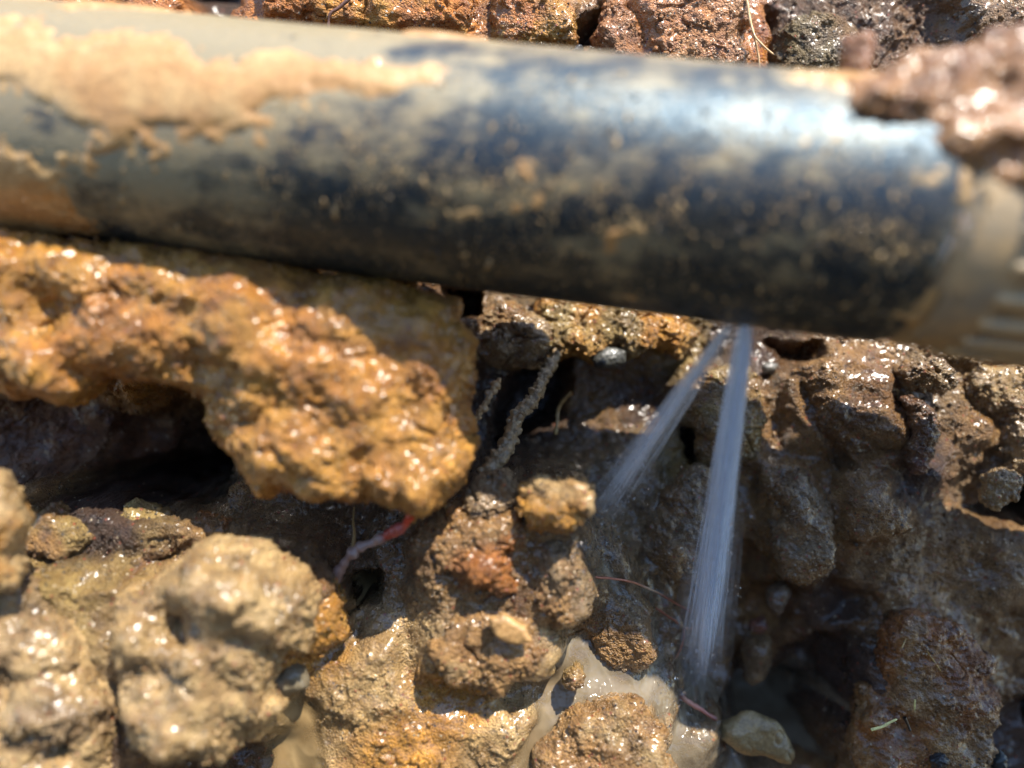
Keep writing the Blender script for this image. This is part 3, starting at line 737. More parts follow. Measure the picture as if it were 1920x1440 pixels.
pipe = empty('water_pipe', pipe_pt([90], [math.pi], [R])[0])
tag(pipe, 'mud smeared black plastic water pipe crossing the trench, leaking near its coupling', 'pipe')

def pipe_material():
    m, nt, b = new_mat('black_polythene'); P = mm_pos(nt)
    f = node(nt, 'ShaderNodeAttribute', attribute_name='film')
    mp = node(nt, 'ShaderNodeMapping'); mp.inputs['Scale'].default_value = (0.30, 1, 1); nt.links.new(P, mp.inputs['Vector'])
    n = noise_n(nt, mp.outputs[0], 0.7, 6, 0.72); n2 = noise_n(nt, P, 0.9, 4, 0.6)
    ad = node(nt, 'ShaderNodeMath', operation='MULTIPLY_ADD'); nt.links.new(n.outputs[0], ad.inputs[0]); ad.inputs[1].default_value = 0.9
    nt.links.new(f.outputs['Fac'], ad.inputs[2])
    fac = ramp(nt, ad.outputs[0], 0.50, 0.98, 0.0, 0.8)
    c = mixc(nt, fac, (0.011, 0.014, 0.016), (0.29, 0.225, 0.115))
    b.inputs['Specular Tint'].default_value = (0.56, 0.80, 1.0, 1)  # blue put into the gloss to give the cyan of sky sheen
    n4 = noise_n(nt, P, 1.6, 3, 0.7)
    sp_ = node(nt, 'ShaderNodeMath', operation='MULTIPLY'); nt.links.new(ramp(nt, n4.outputs[0], 0.56, 0.66, 0, 0.75), sp_.inputs[0]); nt.links.new(ramp(nt, ad.outputs[0], 0.30, 0.62), sp_.inputs[1])
    c = mixc(nt, sp_.outputs[0], c, (0.36, 0.25, 0.11))
    nt.links.new(c, b.inputs['Base Color'])
    nt.links.new(ramp(nt, n2.outputs[0], 0.3, 0.7, 0.30, 0.56), b.inputs['Roughness'])
    b.inputs['Specular IOR Level'].default_value = 0.75
    b.inputs['Coat Weight'].default_value = 0.0; b.inputs['Coat Roughness'].default_value = 0.36
    bp = node(nt, 'ShaderNodeBump'); bp.inputs['Strength'].default_value = 0.5; bp.inputs['Distance'].default_value = 0.0004
    nt.links.new(n2.outputs[0], bp.inputs['Height']); nt.links.new(bp.outputs[0], b.inputs['Normal'])
    return m
BLACK = pipe_material()
# thick mud sitting on the pipe: a skin that dips under the pipe wall where there is none
def mud_thick(s, t, r):
    V = pipe_pt(s, t, r)
    px = 1740 * s / L01
    tt = np.degrees((t + np.pi) % (2 * np.pi) - np.pi)               # 0 = up, 90 = towards the lens
    def blob(pc, tc, pw, tw): return np.exp(-((px - pc) / pw) ** 2 - ((tt - tc) / tw) ** 2)
    g = (1.25 * blob(350, 82, 260, 22) + 0.9 * blob(180, 72, 70, 16) + 0.9 * blob(560, 92, 120, 13) + 1.5 * blob(-40, 120, 200, 16) + 1.1 * blob(70, 130, 230, 10) + 2.2 * blob(0, 140, 200, 13) + 1.9 * blob(60, 160, 170, 14)
         + 1.0 * blob(-60, 60, 80, 60) + 0.7 * blob(660, 68, 60, 14) + 0.8 * blob(30, 160, 120, 16) + 0.6 * blob(1080, 118, 50, 9) + 0.9 * blob(1650, 35, 160, 16)
         + 1.0 * blob(1748, 60, 18, 26) + 0.7 * blob(900, 22, 200, 14) + 0.75 * blob(260, 30, 230, 16) + 0.9 * blob(1700, -10, 200, 30)
         + 0.55 * blob(800, 75, 110, 16) + 0.5 * blob(950, 110, 80, 8) + 0.5 * blob(430, 115, 90, 8))
    Q = V * np.array([0.6, 1, 1])
    n = fbm(Q, 9, 4, 826) * 0.75 + 0.25 * fbm(V, 2.2, 2, 830)
    h = g - 0.60 + 0.95 * n
    rel = np.where(h > 0, np.minimum(h * 1.5, 0.45) + 0.40 * np.maximum(h, 0) + 0.12 * np.maximum(n, 0), h * 1.2)
    return r + np.clip(rel, -1.2, 3.2)
sv = np.concatenate([np.linspace(-170, S_END - 3, 420), S_END - 3 + 3 * np.sin(np.linspace(0.1, 1, 8) * np.pi / 2)])
rv = np.concatenate([np.full(420, R), R - 3 + 3 * np.cos(np.linspace(0.1, 1, 8) * np.pi / 2 * 0.85)])
V, Q, s, t, r = tube_grid(sv, rv, 200)
film = 0.16 * sstep(120, 10, s) + 0.34 * fbm(V * np.array([.45, 1, 1]), 8, 4, 801) + 0.24 * sstep(1.75, 0.9, np.abs(t)) * sstep(190, 60, s) + 0.10 * np.cos(t - 0.6) - 0.04 * sstep(70, 130, s) + 0.06
film = film + 0.26 * sstep(-0.75, 0.05, mud_thick(s, t, np.full(len(s), R)) - R) + 0.16 * sstep(-0.75, 0.0, mud_thick(s, t, np.zeros(len(s))))
make_obj('pipe_wall', V, Q, BLACK, pipe, {'film': film})
V, Q, s, t, r = tube_grid(np.linspace(-60, S_END + 1, 460), np.full(460, R), 330, mud_thick)
Q = Q[(r[Q] > R - 0.55).any(1)]
u_ = np.unique(Q); rm = np.full(len(V), -1); rm[u_] = np.arange(len(u_)); V = V[u_]; Q = rm[Q]
mm_ = sstep(-0.3, 0.4, fbm(V, 14, 3, 840))[:, None]
mcol = np.array([0.49, 0.31, 0.125])[None] * (1 - mm_) + np.array([0.43, 0.235, 0.08])[None] * mm_
make_obj('mud_coat', V, Q, MUDP, pipe, {'Col': mcol})
# flecks and droplets splashed on the pipe
def blobs(n, gen, subdiv=1):
    import bmesh
    bm = bmesh.new(); bmesh.ops.create_icosphere(bm, subdivisions=subdiv, radius=1.0)
    bv = np.array([v.co[:] for v in bm.verts]); bf = np.array([[v.index for v in f.verts] for f in bm.faces]); bm.free()
    Vs, Fs = [], []
    for i in range(n):
        c, n_, size, flat, tang, el = gen(i)
        b_ = np.cross(n_, tang)
        q = bv * (1 + 0.25 * rng.standard_normal((len(bv), 1)))
        Vs.append(c[None] + size * (q[:, :1] * tang[None] * el + q[:, 1:2] * b_[None] + q[:, 2:] * n_[None] * flat))
        Fs.append(bf + i * len(bv))
    return np.concatenate(Vs), np.concatenate(Fs)
def pipe_normal(t): return math.cos(t) * e2 + math.sin(t) * e1
def fleck(i):
    while True:
        u = rng.random()
        px = 560 + 1180 * rng.random() ** 0.7 if u < 0.9 else 120 + 560 * rng.random()
        t = math.radians(rng.normal(122, 30)) if px > 600 else math.radians(rng.uniform(95, 165))
        s = px / 1740 * L01
        q = pipe_pt([s], [t], [R])
        if fbm(q, 9, 3, 870)[0] > rng.normal(-0.05, 0.25): break
    sz = min(0.9, 0.05 + rng.exponential(0.07)) * (1.6 if rng.random() < 0.04 else 1)
    tg = -math.sin(t) * e2 + math.cos(t) * e1; tg = tg + 0.35 * rng.standard_normal() * ax_d; tg /= np.linalg.norm(tg)
    n_ = pipe_normal(t); tg = tg - n_ * (tg @ n_); tg /= np.linalg.norm(tg)
    return q[0], n_, sz, 0.45, tg, rng.uniform(1.0, 3.2)
V, F = blobs(5200, fleck)
fl = make_obj('mud_splash', V, F, MUDP, pipe, {'Col': np.repeat(np.array([[0.40, 0.265, 0.105]]) * rng.uniform(0.45, 1.1, (5200, 1)), len(V) // 5200, 0)}); tag(fl, kind='stuff')

def glass_material(name, col=(0.95, 0.97, 1.0), rough=0.0):
    m, nt, b = new_mat(name); b.inputs['Base Color'].default_value = (*col, 1); b.inputs['Roughness'].default_value = rough
    b.inputs['Transmission Weight'].default_value = 1.0; b.inputs['IOR'].default_value = 1.33; return m
DROP = glass_material('clear_water', rough=0.12)
def drop(i):
    px = 560 + 1160 * rng.random() ** 0.8; t = math.radians(rng.normal(100, 28)); s = px / 1740 * L01; n_ = pipe_normal(t)
    return pipe_pt([s], [t], [R])[0], n_, 0.14 + rng.exponential(0.12), 0.6, ax_d, 1.0
V, F = blobs(900, drop, 2)
dr = make_obj('water_drops', V, F, DROP, pipe); tag(dr, kind='stuff')

# coupling
def coup_material():
    m, nt, b = new_mat('muddy_coupling'); P = mm_pos(nt)
    n = noise_n(nt, P, 0.12, 4); n2 = noise_n(nt, P, 1.0, 3)
    c = mixc(nt, ramp(nt, n.outputs[0], 0.38, 0.62), (0.29, 0.225, 0.14), (0.42, 0.285, 0.14))
    nt.links.new(c, b.inputs['Base Color']); b.inputs['Roughness'].default_value = 0.5
    bp = node(nt, 'ShaderNodeBump'); bp.inputs['Strength'].default_value = 0.5; bp.inputs['Distance'].default_value = 0.0004
    nt.links.new(n2.outputs[0], bp.inputs['Height']); nt.links.new(bp.outputs[0], b.inputs['Normal'])
    return m
COUP = coup_material()
RC = R - 0.4
sv = np.concatenate([[S_END - 6, S_END - 1.5, S_END + 1.2, S_END + 2.2], np.linspace(S_END + 3.0, S_END + 12, 20), np.linspace(S_END + 12.5, S_END + 140, 60)])
rv = np.concatenate([[R - 4, R - 1.6, R - 1.5, R - 0.7], np.full(20, RC), np.full(60, RC - 0.9)])
V, Q, s, t, r = tube_grid(sv, rv, 128)
coupling = make_obj('coupling', V, Q, COUP, pipe)
coupling['label'] = 'grey brown muddy coupling with long grip ribs'
def rib_box(th, s0, s1, hw, h):
    Vs = []
    nseg = 7
    prof = [(-1, 0), (-0.75, 0.8), (-0.35, 1), (0.35, 1), (0.75, 0.8), (1, 0)]
    ss = [s0, s0 + 0.5, s0 + 1.4, (s0 + s1) / 2, s1 - 1.0, s1]; hh = [0.0, 0.6, 1, 1, 1, 0.0]
    for s_, k in zip(ss, hh):
        for a, b_ in prof:
            Vs.append(pipe_pt([s_], [th + a * hw / RC], [RC - 1.5 + (0.6 + h) * b_ * k])[0])
    Q = []
    for i in range(len(ss) - 1):
        for j in range(5):
            a = i * 6 + j; Q.append([a, a + 1, a + 7, a + 6])
    return np.array(Vs), np.array(Q)
for k in range(16):
    th = math.radians(-20 + k * 14.0)
    V, Q = rib_box(th, S_END + 9.5, S_END + 70, 1.5, 2.2)
    rb = make_obj('grip_rib', V, Q, COUP, coupling)

# ------------------------------------------------------------------ water jets from the crack
def jet_material(name, alpha):
    m, nt, b = new_mat(name); P = mm_pos(nt)
    a = node(nt, 'ShaderNodeAttribute', attribute_name='dens')
    out = nt.nodes['Material Output']
    df = node(nt, 'ShaderNodeBsdfTranslucent'); df.inputs[0].default_value = (0.86, 0.93, 1.0, 1)
    dd = node(nt, 'ShaderNodeBsdfDiffuse'); dd.inputs[0].default_value = (0.86, 0.93, 1.0, 1)
    gl = node(nt, 'ShaderNodeBsdfGlossy'); gl.inputs['Roughness'].default_value = 0.25; gl.inputs[0].default_value = (0.9, 0.95, 1, 1)
    m1 = node(nt, 'ShaderNodeMixShader'); m1.inputs[0].default_value = 0.5; nt.links.new(df.outputs[0], m1.inputs[1]); nt.links.new(dd.outputs[0], m1.inputs[2])
    m2 = node(nt, 'ShaderNodeMixShader'); m2.inputs[0].default_value = 0.2; nt.links.new(m1.outputs[0], m2.inputs[1]); nt.links.new(gl.outputs[0], m2.inputs[2])
    tr = node(nt, 'ShaderNodeBsdfTransparent')
    mu = node(nt, 'ShaderNodeMath', operation='MULTIPLY', use_clamp=True); nt.links.new(a.outputs['Fac'], mu.inputs[0]); mu.inputs[1].default_value = alpha
    m3 = node(nt, 'ShaderNodeMixShader'); nt.links.new(mu.outputs[0], m3.inputs[0]); nt.links.new(tr.outputs[0], m3.inputs[1]); nt.links.new(m2.outputs[0], m3.inputs[2])
    nt.links.new(m3.outputs[0], out.inputs['Surface'])
    return m
JETM = jet_material('spray_water', 1.0)
def tube(path, rads, nseg=6, twist=0.0):
    path = np.asarray(path, float); n = len(path)
    Tn = np.gradient(path, axis=0); Tn /= np.maximum(np.linalg.norm(Tn, axis=1), 1e-9)[:, None]
    up = np.array([0.13, 0.31, 0.94]); V = []
    a0 = np.cross(Tn[0], up); a0 /= np.linalg.norm(a0)
    for i in range(n):
        a = a0 - Tn[i] * (a0 @ Tn[i]); a /= np.linalg.norm(a); b = np.cross(Tn[i], a); a0 = a
        for k in range(nseg):
            th = 2 * math.pi * k / nseg
            V.append(path[i] + rads[i] * (math.cos(th) * a + math.sin(th) * b))
    I = np.arange(n * nseg).reshape(n, nseg); J = np.roll(I, -1, 1)
    Q = np.stack([I[:-1].ravel(), J[:-1].ravel(), J[1:].ravel(), I[1:].ravel()], 1)
    return np.array(V), Q
def jet(label, p0, p1, w0, w1, nstr, fade, side, seed, dn):
    rg = np.random.default_rng(seed)
    p0 = np.array(p0); p1 = np.array(p1); d = p1 - p0; Ln = np.linalg.norm(d); d /= Ln
    a = np.array([0, 0, 1.0]); a -= d * (a @ d); a /= np.linalg.norm(a); b = np.cross(d, a)
    root = empty('water_jet', p0); tag(root, label, 'water jet', 'jets of water leaking from the pipe')
    n = 40; tt = np.linspace(0, 1, n)
    # nested shells of spray, thin outside and dense inside
    SH = [(1.55, .025, 0), (1.25, .03, 0), (1.0, .035, 0), (0.86, .045, 0), (0.72, .06, .1), (0.58, .09, .2), (0.44, .14, .3), (0.30, .26, .38), (0.16, .42, .42)]
    for j, (kw, al, off_) in enumerate(SH):
        path = p0[None] + (tt * Ln)[:, None] * d[None] + (b * side * w1 * off_)[None] * tt[:, None]
        V, Q = tube(path, (w0 + (w1 - w0) * tt ** 0.9) * kw, 28)
        tv = np.repeat(tt, 28)
        st_ = fbm(V * np.array([1, 0.05, 1]), 1.3, 2, seed + j)
        dens = dn * al * sstep(1.0, fade, tv) * (sstep(0.25, 0.8, tv) if kw > 1 else 1.0) * np.clip(1 + 0.9 * st_, 0.1, 2)
        make_obj('spray_shell', V, Q, JETM, root, {'dens': np.clip(dens, 0, 1)})
    Vs, Qs, Ds = [], [], []; off = 0
    for i in range(nstr):
        r = math.sqrt(rg.random()) * 1.05; th = rg.random() * 2 * math.pi
        u, v = r * math.cos(th), 0.8 * r * math.sin(th)
        t0 = 0 if rg.random() < 0.4 else rg.random() * 0.75; t1 = min(1, t0 + rg.uniform(0.08, 0.6))
        ts = np.linspace(t0, t1, 7)
        wv = w0 + (w1 - w0) * ts
        path = p0[None] + (ts * Ln)[:, None] * d[None] + (wv * u)[:, None] * b[None] + (wv * v)[:, None] * a[None]
        path = path + (0.15 + 0.55 * ts)[:, None] * np.stack([vnoise(path, 8, i), vnoise(path, 8, i + 1), vnoise(path, 8, i + 2)], 1)
        rad = (0.05 + 0.10 * ts) * rg.uniform(0.4, 1.8) * (0.15 + np.sin(np.linspace(0.05, 1, 7) * math.pi * 0.98))
        V, Q = tube(path, rad, 4)
        core = math.exp(-((u - 0.4 * side) / 0.35) ** 2)
        Vs.append(V); Qs.append(Q + off); off += len(V)
        Ds.append(np.repeat((0.12 + 0.6 * core * rg.random()) * dn * sstep(1.0, fade, ts), 4))
    st = make_obj('water_strands', np.concatenate(Vs), np.concatenate(Qs), JETM, root, {'dens': np.clip(np.concatenate(Ds), 0, 1)})
    tag(st, kind='stuff')
    def spray(i):
        t_ = 0.35 + 0.7 * rg.random() ** 0.6; wv = (w0 + (w1 - w0) * t_) * (0.6 + rg.exponential(0.45)); th = rg.random() * 2 * math.pi
        return p0 + d * Ln * t_ + wv * (math.cos(th) * b + math.sin(th) * a), a, 0.06 + rg.exponential(0.08), 1.0, d, rg.uniform(1, 2.2)
    V, F = blobs(nstr, spray, 2)
    tag(make_obj('spray_droplets', V, F, DROP, root), kind='stuff')
    q1 = p0 + d * Ln * 0.97; i1 = np.searchsorted(gx, q1[0]); j1 = np.searchsorted(gy, q1[1])
    def splash(i):
        r_ = 2 + rg.exponential(4.0); th = rg.random() * 2 * math.pi
        x_, y_ = q1[0] + r_ * math.cos(th), q1[1] + r_ * 0.8 * math.sin(th)
        k_ = min(np.searchsorted(gy, y_), nyn - 1) * nxn + min(np.searchsorted(gx, x_), nxn - 1)
        h_ = max(P3[k_, 2], Pw[k_, 2] if live[k_] else -99)
        lift = rg.exponential(1.2) if rg.random() < 0.5 else 0.05
        return np.array([x_, y_, h_ + lift]), a, 0.10 + rg.exponential(0.13), 0.8, d, rg.uniform(1, 1.5)
    V, F = blobs(nstr, splash, 2)
    tag(make_obj('splash_droplets', V, F, DROP, root), kind='stuff')
def slit():
    ss = np.linspace(1362, 1415, 14) / 1740 * L01; V = []
    for i, s_ in enumerate(ss):
        w_ = 0.05 + 0.5 * math.sin(math.pi * i / 13) * (1 + 0.3 * math.sin(i * 2.3))
        for k in (-1, 0, 1): V.append(pipe_pt([s_], [math.radians(168) + k * w_ / R], [R + (0.05 if k == 0 else 0.22)])[0])
    Q = [[i * 3 + k, i * 3 + k + 1, i * 3 + k + 4, i * 3 + k + 3] for i in range(13) for k in (0, 1)]
    return np.array(V), np.array(Q)
V, Q = slit(); make_obj('crack', V, Q, BLACK, pipe, {'film': np.full(len(V), -1.0)})
def cling(i):
    px = rng.normal(1388, 30); t = math.radians(rng.uniform(158, 182)); s_ = px / 1740 * L01; n_ = pipe_normal(t)
    return pipe_pt([s_], [t], [R])[0], n_, 0.25 + rng.exponential(0.22), 0.5, ax_d, rng.uniform(1, 1.8)
V, F = blobs(60, cling, 2)
tag(make_obj('clinging_water', V, F, DROP, pipe), kind='stuff')
s_leak = 1395 / 1740 * L01
leak = pipe_pt([s_leak], [math.radians(176)], [R - 0.3])[0]
leak = pt(1397, 612, leak[2])
leak2 = pt(1368, 612, leak[2] - 2)
jet('tall bluish white water jet spraying straight down from the pipe crack', leak, pt(1303, 1290, -8), 1.8, 6.0, 420, 0.50, -0.35, 3, 2.0)
jet('thinner faint water jet spraying down to the left from the pipe crack', leak2, pt(1098, 1000, -6), 1.3, 5.8, 220, 0.30, 0.2, 4, 0.9)

# ------------------------------------------------------------------ roots
def root_obj(name, label, pts, r0, r1, cols, bumpy=0.15, seed=0, cat='root', group=None, n=60, nseg=10, crust=0.0, parent=None):
    P = np.array([pt(*p) for p in pts]); k = len(P)
    u = np.linspace(0, k - 1, n); path = np.zeros((n, 3))
    for j, uu in enumerate(u):                                    # Catmull-Rom
        i = min(int(uu), k - 2); f = uu - i
        p0, p1, p2, p3 = P[max(i - 1, 0)], P[i], P[i + 1], P[min(i + 2, k - 1)]
        path[j] = 0.5 * ((2 * p1) + (-p0 + p2) * f + (2 * p0 - 5 * p1 + 4 * p2 - p3) * f * f + (-p0 + 3 * p1 - 3 * p2 + p3) * f ** 3)
    tt = np.linspace(0, 1, n)
    path = path + 0.35 * r0 * np.stack([vnoise(path, 3, seed), vnoise(path, 3, seed + 1), vnoise(path, 3, seed + 2)], 1)
    rad = r0 + (r1 - r0) * tt
    rad[-1] *= 0.15
    rad = rad * (1 + bumpy * vnoise(path, 1.5, seed + 4))
    V, Q = tube(path, rad, nseg)
    tv = np.repeat(tt, nseg)
    cc = np.stack([np.interp(tv, [c[0] for c in cols], [c[1][q] for c in cols]) for q in range(3)], 1)
    if crust > 0:
        V, Q = subdivide(V, Q); V, Q = subdivide(V, Q)
        tv = np.zeros(len(V)); Nn = normals(V, Q); c1, h1 = crumbs(V, 1.6, seed + 9, 0.8); c2, h2 = crumbs(V, 0.8, seed + 10, .8)
        V = V + Nn * (crust * (1.2 * c1 + 0.5 * c2))[:, None]
        cc = np.tile(np.array(cols[0][1])[None], (len(V), 1)) * (0.8 + 0.4 * h1[:, None])
    o = make_obj(name, V, Q, ROOT, parent, {'Col': np.clip(cc, 0, 1)})
    if parent is None: tag(o, label, cat, group)
    return o
rootc = [(0, (.20, .12, .10)), (0.55, (.32, .23, .19)), (0.62, (.40, .05, .04)), (0.82, (.42, .10, .08)), (0.9, (.62, .05, .02)), (1, (.55, .05, .02))]
rt = empty('red_tipped_root', pt(620, 1105, 18)); tag(rt, 'curved grey root with a bright red tip under the big ochre clod', 'root')
root_obj('root_stem', None, [(618,1108,20),(640,1065,24),(668,1030,25),(705,1015,25),(735,1000,27),(757,985,30),(775,960,34)], 1.25, 1.0, rootc, 0.7, 3, parent=rt)
for k, (pp) in enumerate([[(662,1030,24),(664,1000,20),(662,975,14),(665,950,8)], [(735,1000,26),(755,995,24),(770,985,22)]]):
    root_obj('side_root', None, pp, 0.5 if k == 0 else 0.8, 0.25, [(0, (.38, .26, .10)), (1, (.34, .22, .08))], 0.4, 20 + k, parent=rt, n=24, nseg=7)
root_obj('crusted_root', 'thick mud crusted root leaning from the hanging clod down to the middle heap',
         [(1048,660,-8),(1020,705,0),(1003,745,6),(968,785,10),(948,845,17),(918,880,20),(908,915,22)], 1.0, 2.1, [(0, tuple(GREYB * 0.9)), (1, tuple(GREYB))], 0.2, 30, n=40, nseg=14, crust=1.0)
root_obj('crusted_root', 'short thin root with pale crumbs poking out right of the big ochre clod',
         [(885,800,20),(905,765,22),(922,735,22),(938,708,20)], 0.7, 0.5, [(0, tuple(GREYB * 1.3)), (1, tuple(GREYB))], 0.2, 33, n=24, nseg=8, crust=0.8)
root_obj('rootlet', 'pale hair root hanging over the soil above the right half of the pipe',
         [(1398,-30,8),(1404,25,9),(1412,60,10),(1425,80,11),(1450,102,13)], 0.42, 0.22, [(0, (.55, .36, .16)), (1, (.60, .36, .14))], 0.3, 36, n=40, nseg=7)
root_obj('rootlet', 'short side rootlet dangling below the pale hair root to the pipe',
         [(1412,60,10),(1420,95,9),(1424,125,9),(1426,165,9)], 0.35, 0.15, [(0, (.5, .3, .12)), (1, (.5, .3, .12))], 0.3, 38, n=24, nseg=6)
root_obj('rootlet', 'dark curved rootlet lying on the orange clod above the pipe',
         [(672,-20,12),(640,12,12),(620,25,12),(615,55,11)], 0.5, 0.35, [(0, (.12, .05, .03)), (1, (.14, .06, .03))], 0.3, 40, n=30, nseg=7)
RR = [(0, (.30, .07, .03)), (0.45, (.45, .16, .08)), (0.55, (.55, .40, .25)), (0.7, (.32, .08, .03)), (1, (.30, .07, .03))]
root_obj('rootlet', 'long fine red rootlet arching from the middle heap towards the tall jet',
         [(1085,1078,20),(1130,1083,16),(1180,1090,12),(1230,1110,6),(1262,1128,0),(1300,1150,-8)], 0.32, 0.25, RR, 0.2, 42, n=50, nseg=6)
root_obj('rootlet', 'fine red rootlet looping below the arching one near the tall jet',
         [(1230,1140,2),(1260,1160,0),(1290,1178,-4),(1330,1172,-8)], 0.30, 0.2, RR, 0.2, 44, n=40, nseg=6)
root_obj('rootlet', 'fine red rootlet forking down the dark hollow beside the puddle',
         [(1283,1178,-3),(1280,1205,-3),(1266,1235,-3),(1240,1252,0),(1226,1250,2)], 0.28, 0.2, RR, 0.2, 46, n=40, nseg=6)
root_obj('rootlet', 'tiny pale hair root on the right edge of the big ochre clod',
         [(842,795,38),(850,775,42),(848,760,44)], 0.25, 0.2, [(0, (.5, .45, .4)), (1, (.5, .45, .4))], 0.2, 48, n=20, nseg=6)
root_obj('rootlet', 'thin brown rootlet hanging in the hollow left of the thinner jet',
         [(1072,735,-6),(1050,760,-8),(1045,790,-8),(1042,815,-7)], 0.6, 0.45, [(0, tuple(BROWN)), (1, tuple(OLIVE))], 0.4, 50, n=24, nseg=7)
root_obj('rootlet', 'yellowish fibre lying on the knobbly clod in the lower right corner',
         [(1690,1215,4),(1715,1175,2),(1735,1215,3),(1765,1260,4)], 0.22, 0.2, [(0, (.4, .24, .06)), (1, (.4, .24, .06))], 0.3, 51, n=24, nseg=6)
root_obj('twig', 'short torn reddish twig lying at the edge of the dark pool below the tall jet',
         [(1240,1255,0),(1275,1300,-1),(1305,1325,-1),(1345,1350,0)], 1.0, 0.5, [(0, (.10, .05, .05)), (0.3, (.10, .05, .05)), (0.5, (.55, .26, .18)), (0.75, (.50, .20, .14)), (1, (.16, .06, .05))], 0.5, 52, cat='twig', n=40, nseg=9)

# ------------------------------------------------------------------ stones and bits
def stone(name, label, poly, hc, Tf, col, seed, cat='pebble', group=None, sub=1, vs=0.4, rim=3, amp=0.45, col2=None):
    return clod(name, label, poly, hc, Tf, Tf, np.array(col), None if col2 is None else np.array(col2), vs=vs, sub=sub, crumb=0.5, rough=0.9, lump=0.8, wet=1, rim=rim, seed=seed,
                ragged=0.9, mat=SOIL if cat == 'pebble' and max(col) > 0.19 else STONE, cat=cat, group=group, amp=amp)
stone('flat_stone', 'flat pale olive stone in the water below the dark pool',
      [(1350,1350),(1410,1335),(1450,1340),(1490,1400),(1480,1430),(1380,1410),(1345,1380)], -4, 3, (.26, .19, .085), 61, cat='stone', rim=3.5)
stone('pebble', 'long tan pebble standing at the back of the dark pool',
      [(1400,1195),(1440,1190),(1448,1220),(1425,1270),(1405,1285),(1388,1270),(1390,1235)], -18, 4, (.30, .19, .08), 62, group='pebbles at the pool', rim=4)
stone('pebble', 'pale lumpy pebble right of the tall jet',
      [(1440,1105),(1470,1090),(1482,1110),(1475,1130),(1450,1160),(1435,1140)], -12, 3, (.27, .18, .10), 63, group='pebbles at the pool')
stone('pebble', 'tiny pale pebble in the dark beside the tall jet',
      [(1368,1145),(1382,1140),(1390,1152),(1378,1160)], -16, 1.2, (.32, .23, .15), 64, group='pebbles at the pool', rim=1.5, vs=0.3)
stone('pebble', 'rusty red pebble below the pale lumpy one',
      [(1405,1160),(1430,1155),(1440,1175),(1425,1190),(1405,1185)], -15, 2, (.20, .075, .04), 65, group='pebbles at the pool', rim=2, vs=.35)
stone('pebble', 'round black pebble at the bottom edge of the lower right corner',
      [(1742,1425),(1755,1410),(1772,1412),(1778,1428),(1768,1442),(1750,1442)], 4, 2, (.015, .016, .018), 66, group='black pebbles', rim=2, vs=.3)
stone('pebble', 'half hidden black pebble right of the round one at the bottom edge',
      [(1855,1420),(1870,1400),(1885,1410),(1888,1440),(1865,1450)], 0, 2.5, (.02, .03, .03), 67, group='black pebbles', rim=2, vs=.3)
stone('pebble', 'black pebble sitting on the pipe top edge near the rust brown clod',
      [(1070,95),(1080,82),(1092,85),(1096,96),(1085,104),(1074,102)], 8, 1.6, (.02, .02, .022), 68, group='black pebbles', rim=1.8, vs=.3)
stone('pebble', 'blue grey pebble wedged right of the fat rounded tan clod',
      [(512,1265),(540,1240),(572,1255),(575,1285),(545,1310),(515,1300)], 27, 4, (.05, .055, .05), 69, group='grey pebbles', rim=4, col2=(.16, .13, .08))
stone('pebble', 'glassy grey pebble under the golden ledge',
      [(1112,665),(1140,652),(1170,660),(1172,682),(1140,690),(1115,685)], -8, 3, (.06, .06, .052), 70, group='grey pebbles', rim=3)
stone('pebble', 'small glinting grey pebble right of the tall jet under the pipe',
      [(1428,685),(1445,675),(1462,682),(1458,698),(1435,700)], -8, 2.2, (.13, .125, .11), 71, group='grey pebbles', rim=2.5, vs=.35)
stone('pebble', 'dark teal pebble set in the knobbly clod of the lower right corner',
      [(1702,1218),(1735,1215),(1752,1235),(1740,1252),(1705,1248)], -1, 2.5, (.03, .045, .045), 72, group='black pebbles', rim=2.5, vs=.35)
stone('soil_flake', 'smooth orange flake of dry soil leaning on the square topped clod',
      [(915,1155),(945,1150),(985,1175),(1000,1200),(965,1212),(930,1195)], 32, 1.6, (.50, .29, .11), 73, cat='soil flake', rim=1.5, vs=.35, amp=.4)
def bit(name, label, pts, r, col, seed, cat):
    root_obj(name, label, pts, r, r * 0.6, [(0, col), (1, col)], 0.2, seed, cat=cat, n=16, nseg=7)
bit('straw_bit', 'bright yellow straw bit floating on the knobbly lower right clod', [(1633,1369,9.5),(1655,1362,9.5),(1668,1354,9.5),(1682,1348,9.5)], 0.42, (.75, .68, .25), 81, 'straw')
bit('straw_bit', 'tiny upright pale yellow straw bit above the bright one', [(1716,1312,8),(1715,1322,8),(1715,1332,8)], 0.3, (.62, .55, .20), 82, 'straw')
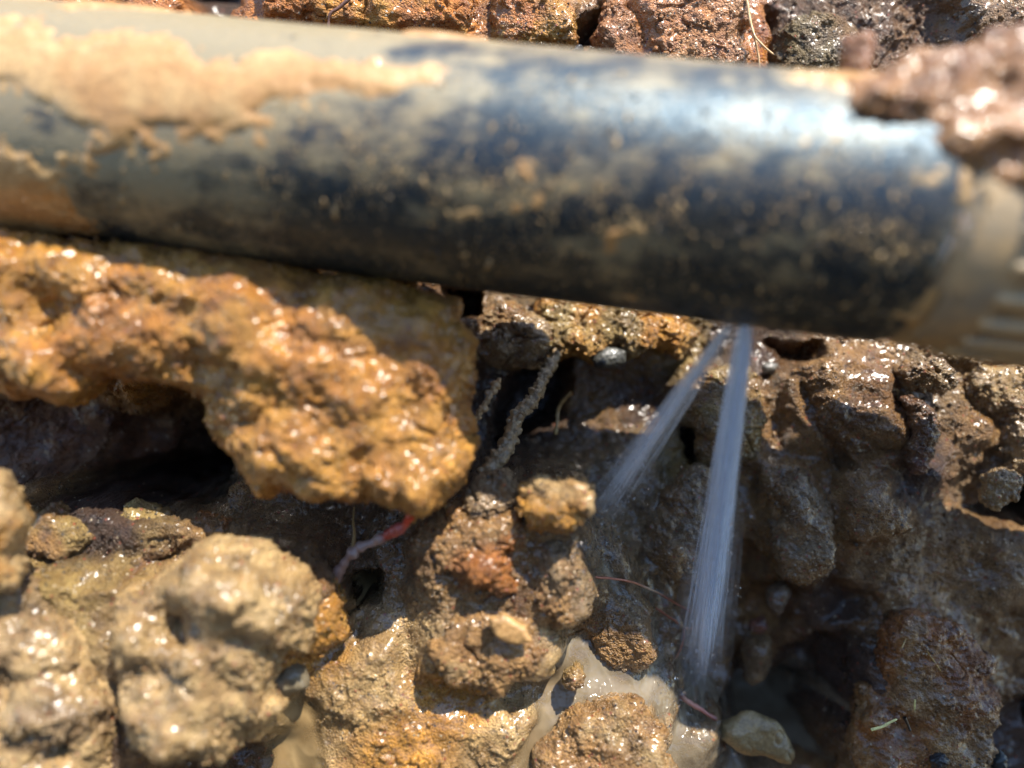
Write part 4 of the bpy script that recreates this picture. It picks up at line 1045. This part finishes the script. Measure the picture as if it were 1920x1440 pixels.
bit('twig', 'tiny black twig piece right of the bright yellow straw bit', [(1696,1345,8.5),(1702,1358,8.5),(1707,1372,8.5)], 0.5, (.015, .012, .012), 83, 'twig')

# ------------------------------------------------------------------ loose crumbs and drips on everything
sel = rng.integers(0, nyn * nxn, 90000)
okb = (np.abs(P3[sel, 0]) < 140) & (np.abs(P3[sel, 1]) < 104) & ((P3[sel, 1] < 45) | (P3[sel, 1] > 78)) & (wmask[sel] < 0.3)
sel = sel[okb][:34000]
cp = [P3[sel]] + [q[0] for q in SURF]; cn = [N[sel] / np.linalg.norm(N[sel], axis=1)[:, None]] + [q[1] for q in SURF]
ccol = [col[sel]] + [q[2] for q in SURF]; cw_ = [wetv[sel]] + [q[3] for q in SURF]; ck = [kk[sel]] + [np.full(len(q[0]), q[4]) for q in SURF]
cp, cn, ccol, cw_, ck = [np.concatenate(q) for q in (cp, cn, ccol, cw_, ck)]
clus = fbm(cp, 7, 2, 950)                                                     # crumbs gather in patches
good = np.where((clus + 0.35 * (ck - 0.6) > 0.02) & (rng.random(len(cp)) < 0.2 + ck))[0]
rng.shuffle(good); good = good[:17000]; NCR = len(good)
def crumb_gen(i):
    g = good[i]; n_ = cn[g]; tg = np.cross(n_, rng.standard_normal(3)); tg /= np.linalg.norm(tg)
    sz = min(0.95, 0.11 + rng.exponential(0.15))
    crumb_gen.c.append(np.clip(ccol[g] * rng.uniform(0.6, 1.25), 0, .8)); crumb_gen.w.append(cw_[g])
    return cp[g] + n_ * sz * 0.2, n_, sz, 0.8, tg, rng.uniform(0.9, 1.4)
crumb_gen.c = []; crumb_gen.w = []
V, F = blobs(NCR, crumb_gen, 1)
nv = len(V) // NCR
cr = make_obj('soil_crumbs', V, F, SOIL, None, {'Col': np.repeat(np.array(crumb_gen.c), nv, 0), 'wet': np.repeat(np.array(crumb_gen.w), nv)})
tag(cr, kind='stuff')
for o in bpy.data.objects:
    if '_o' in o: del o['_o']
print('done', round(time.time() - T0, 1), NCR, sum(len(m.loops) - 2 * len(m.polygons) for m in bpy.data.meshes))
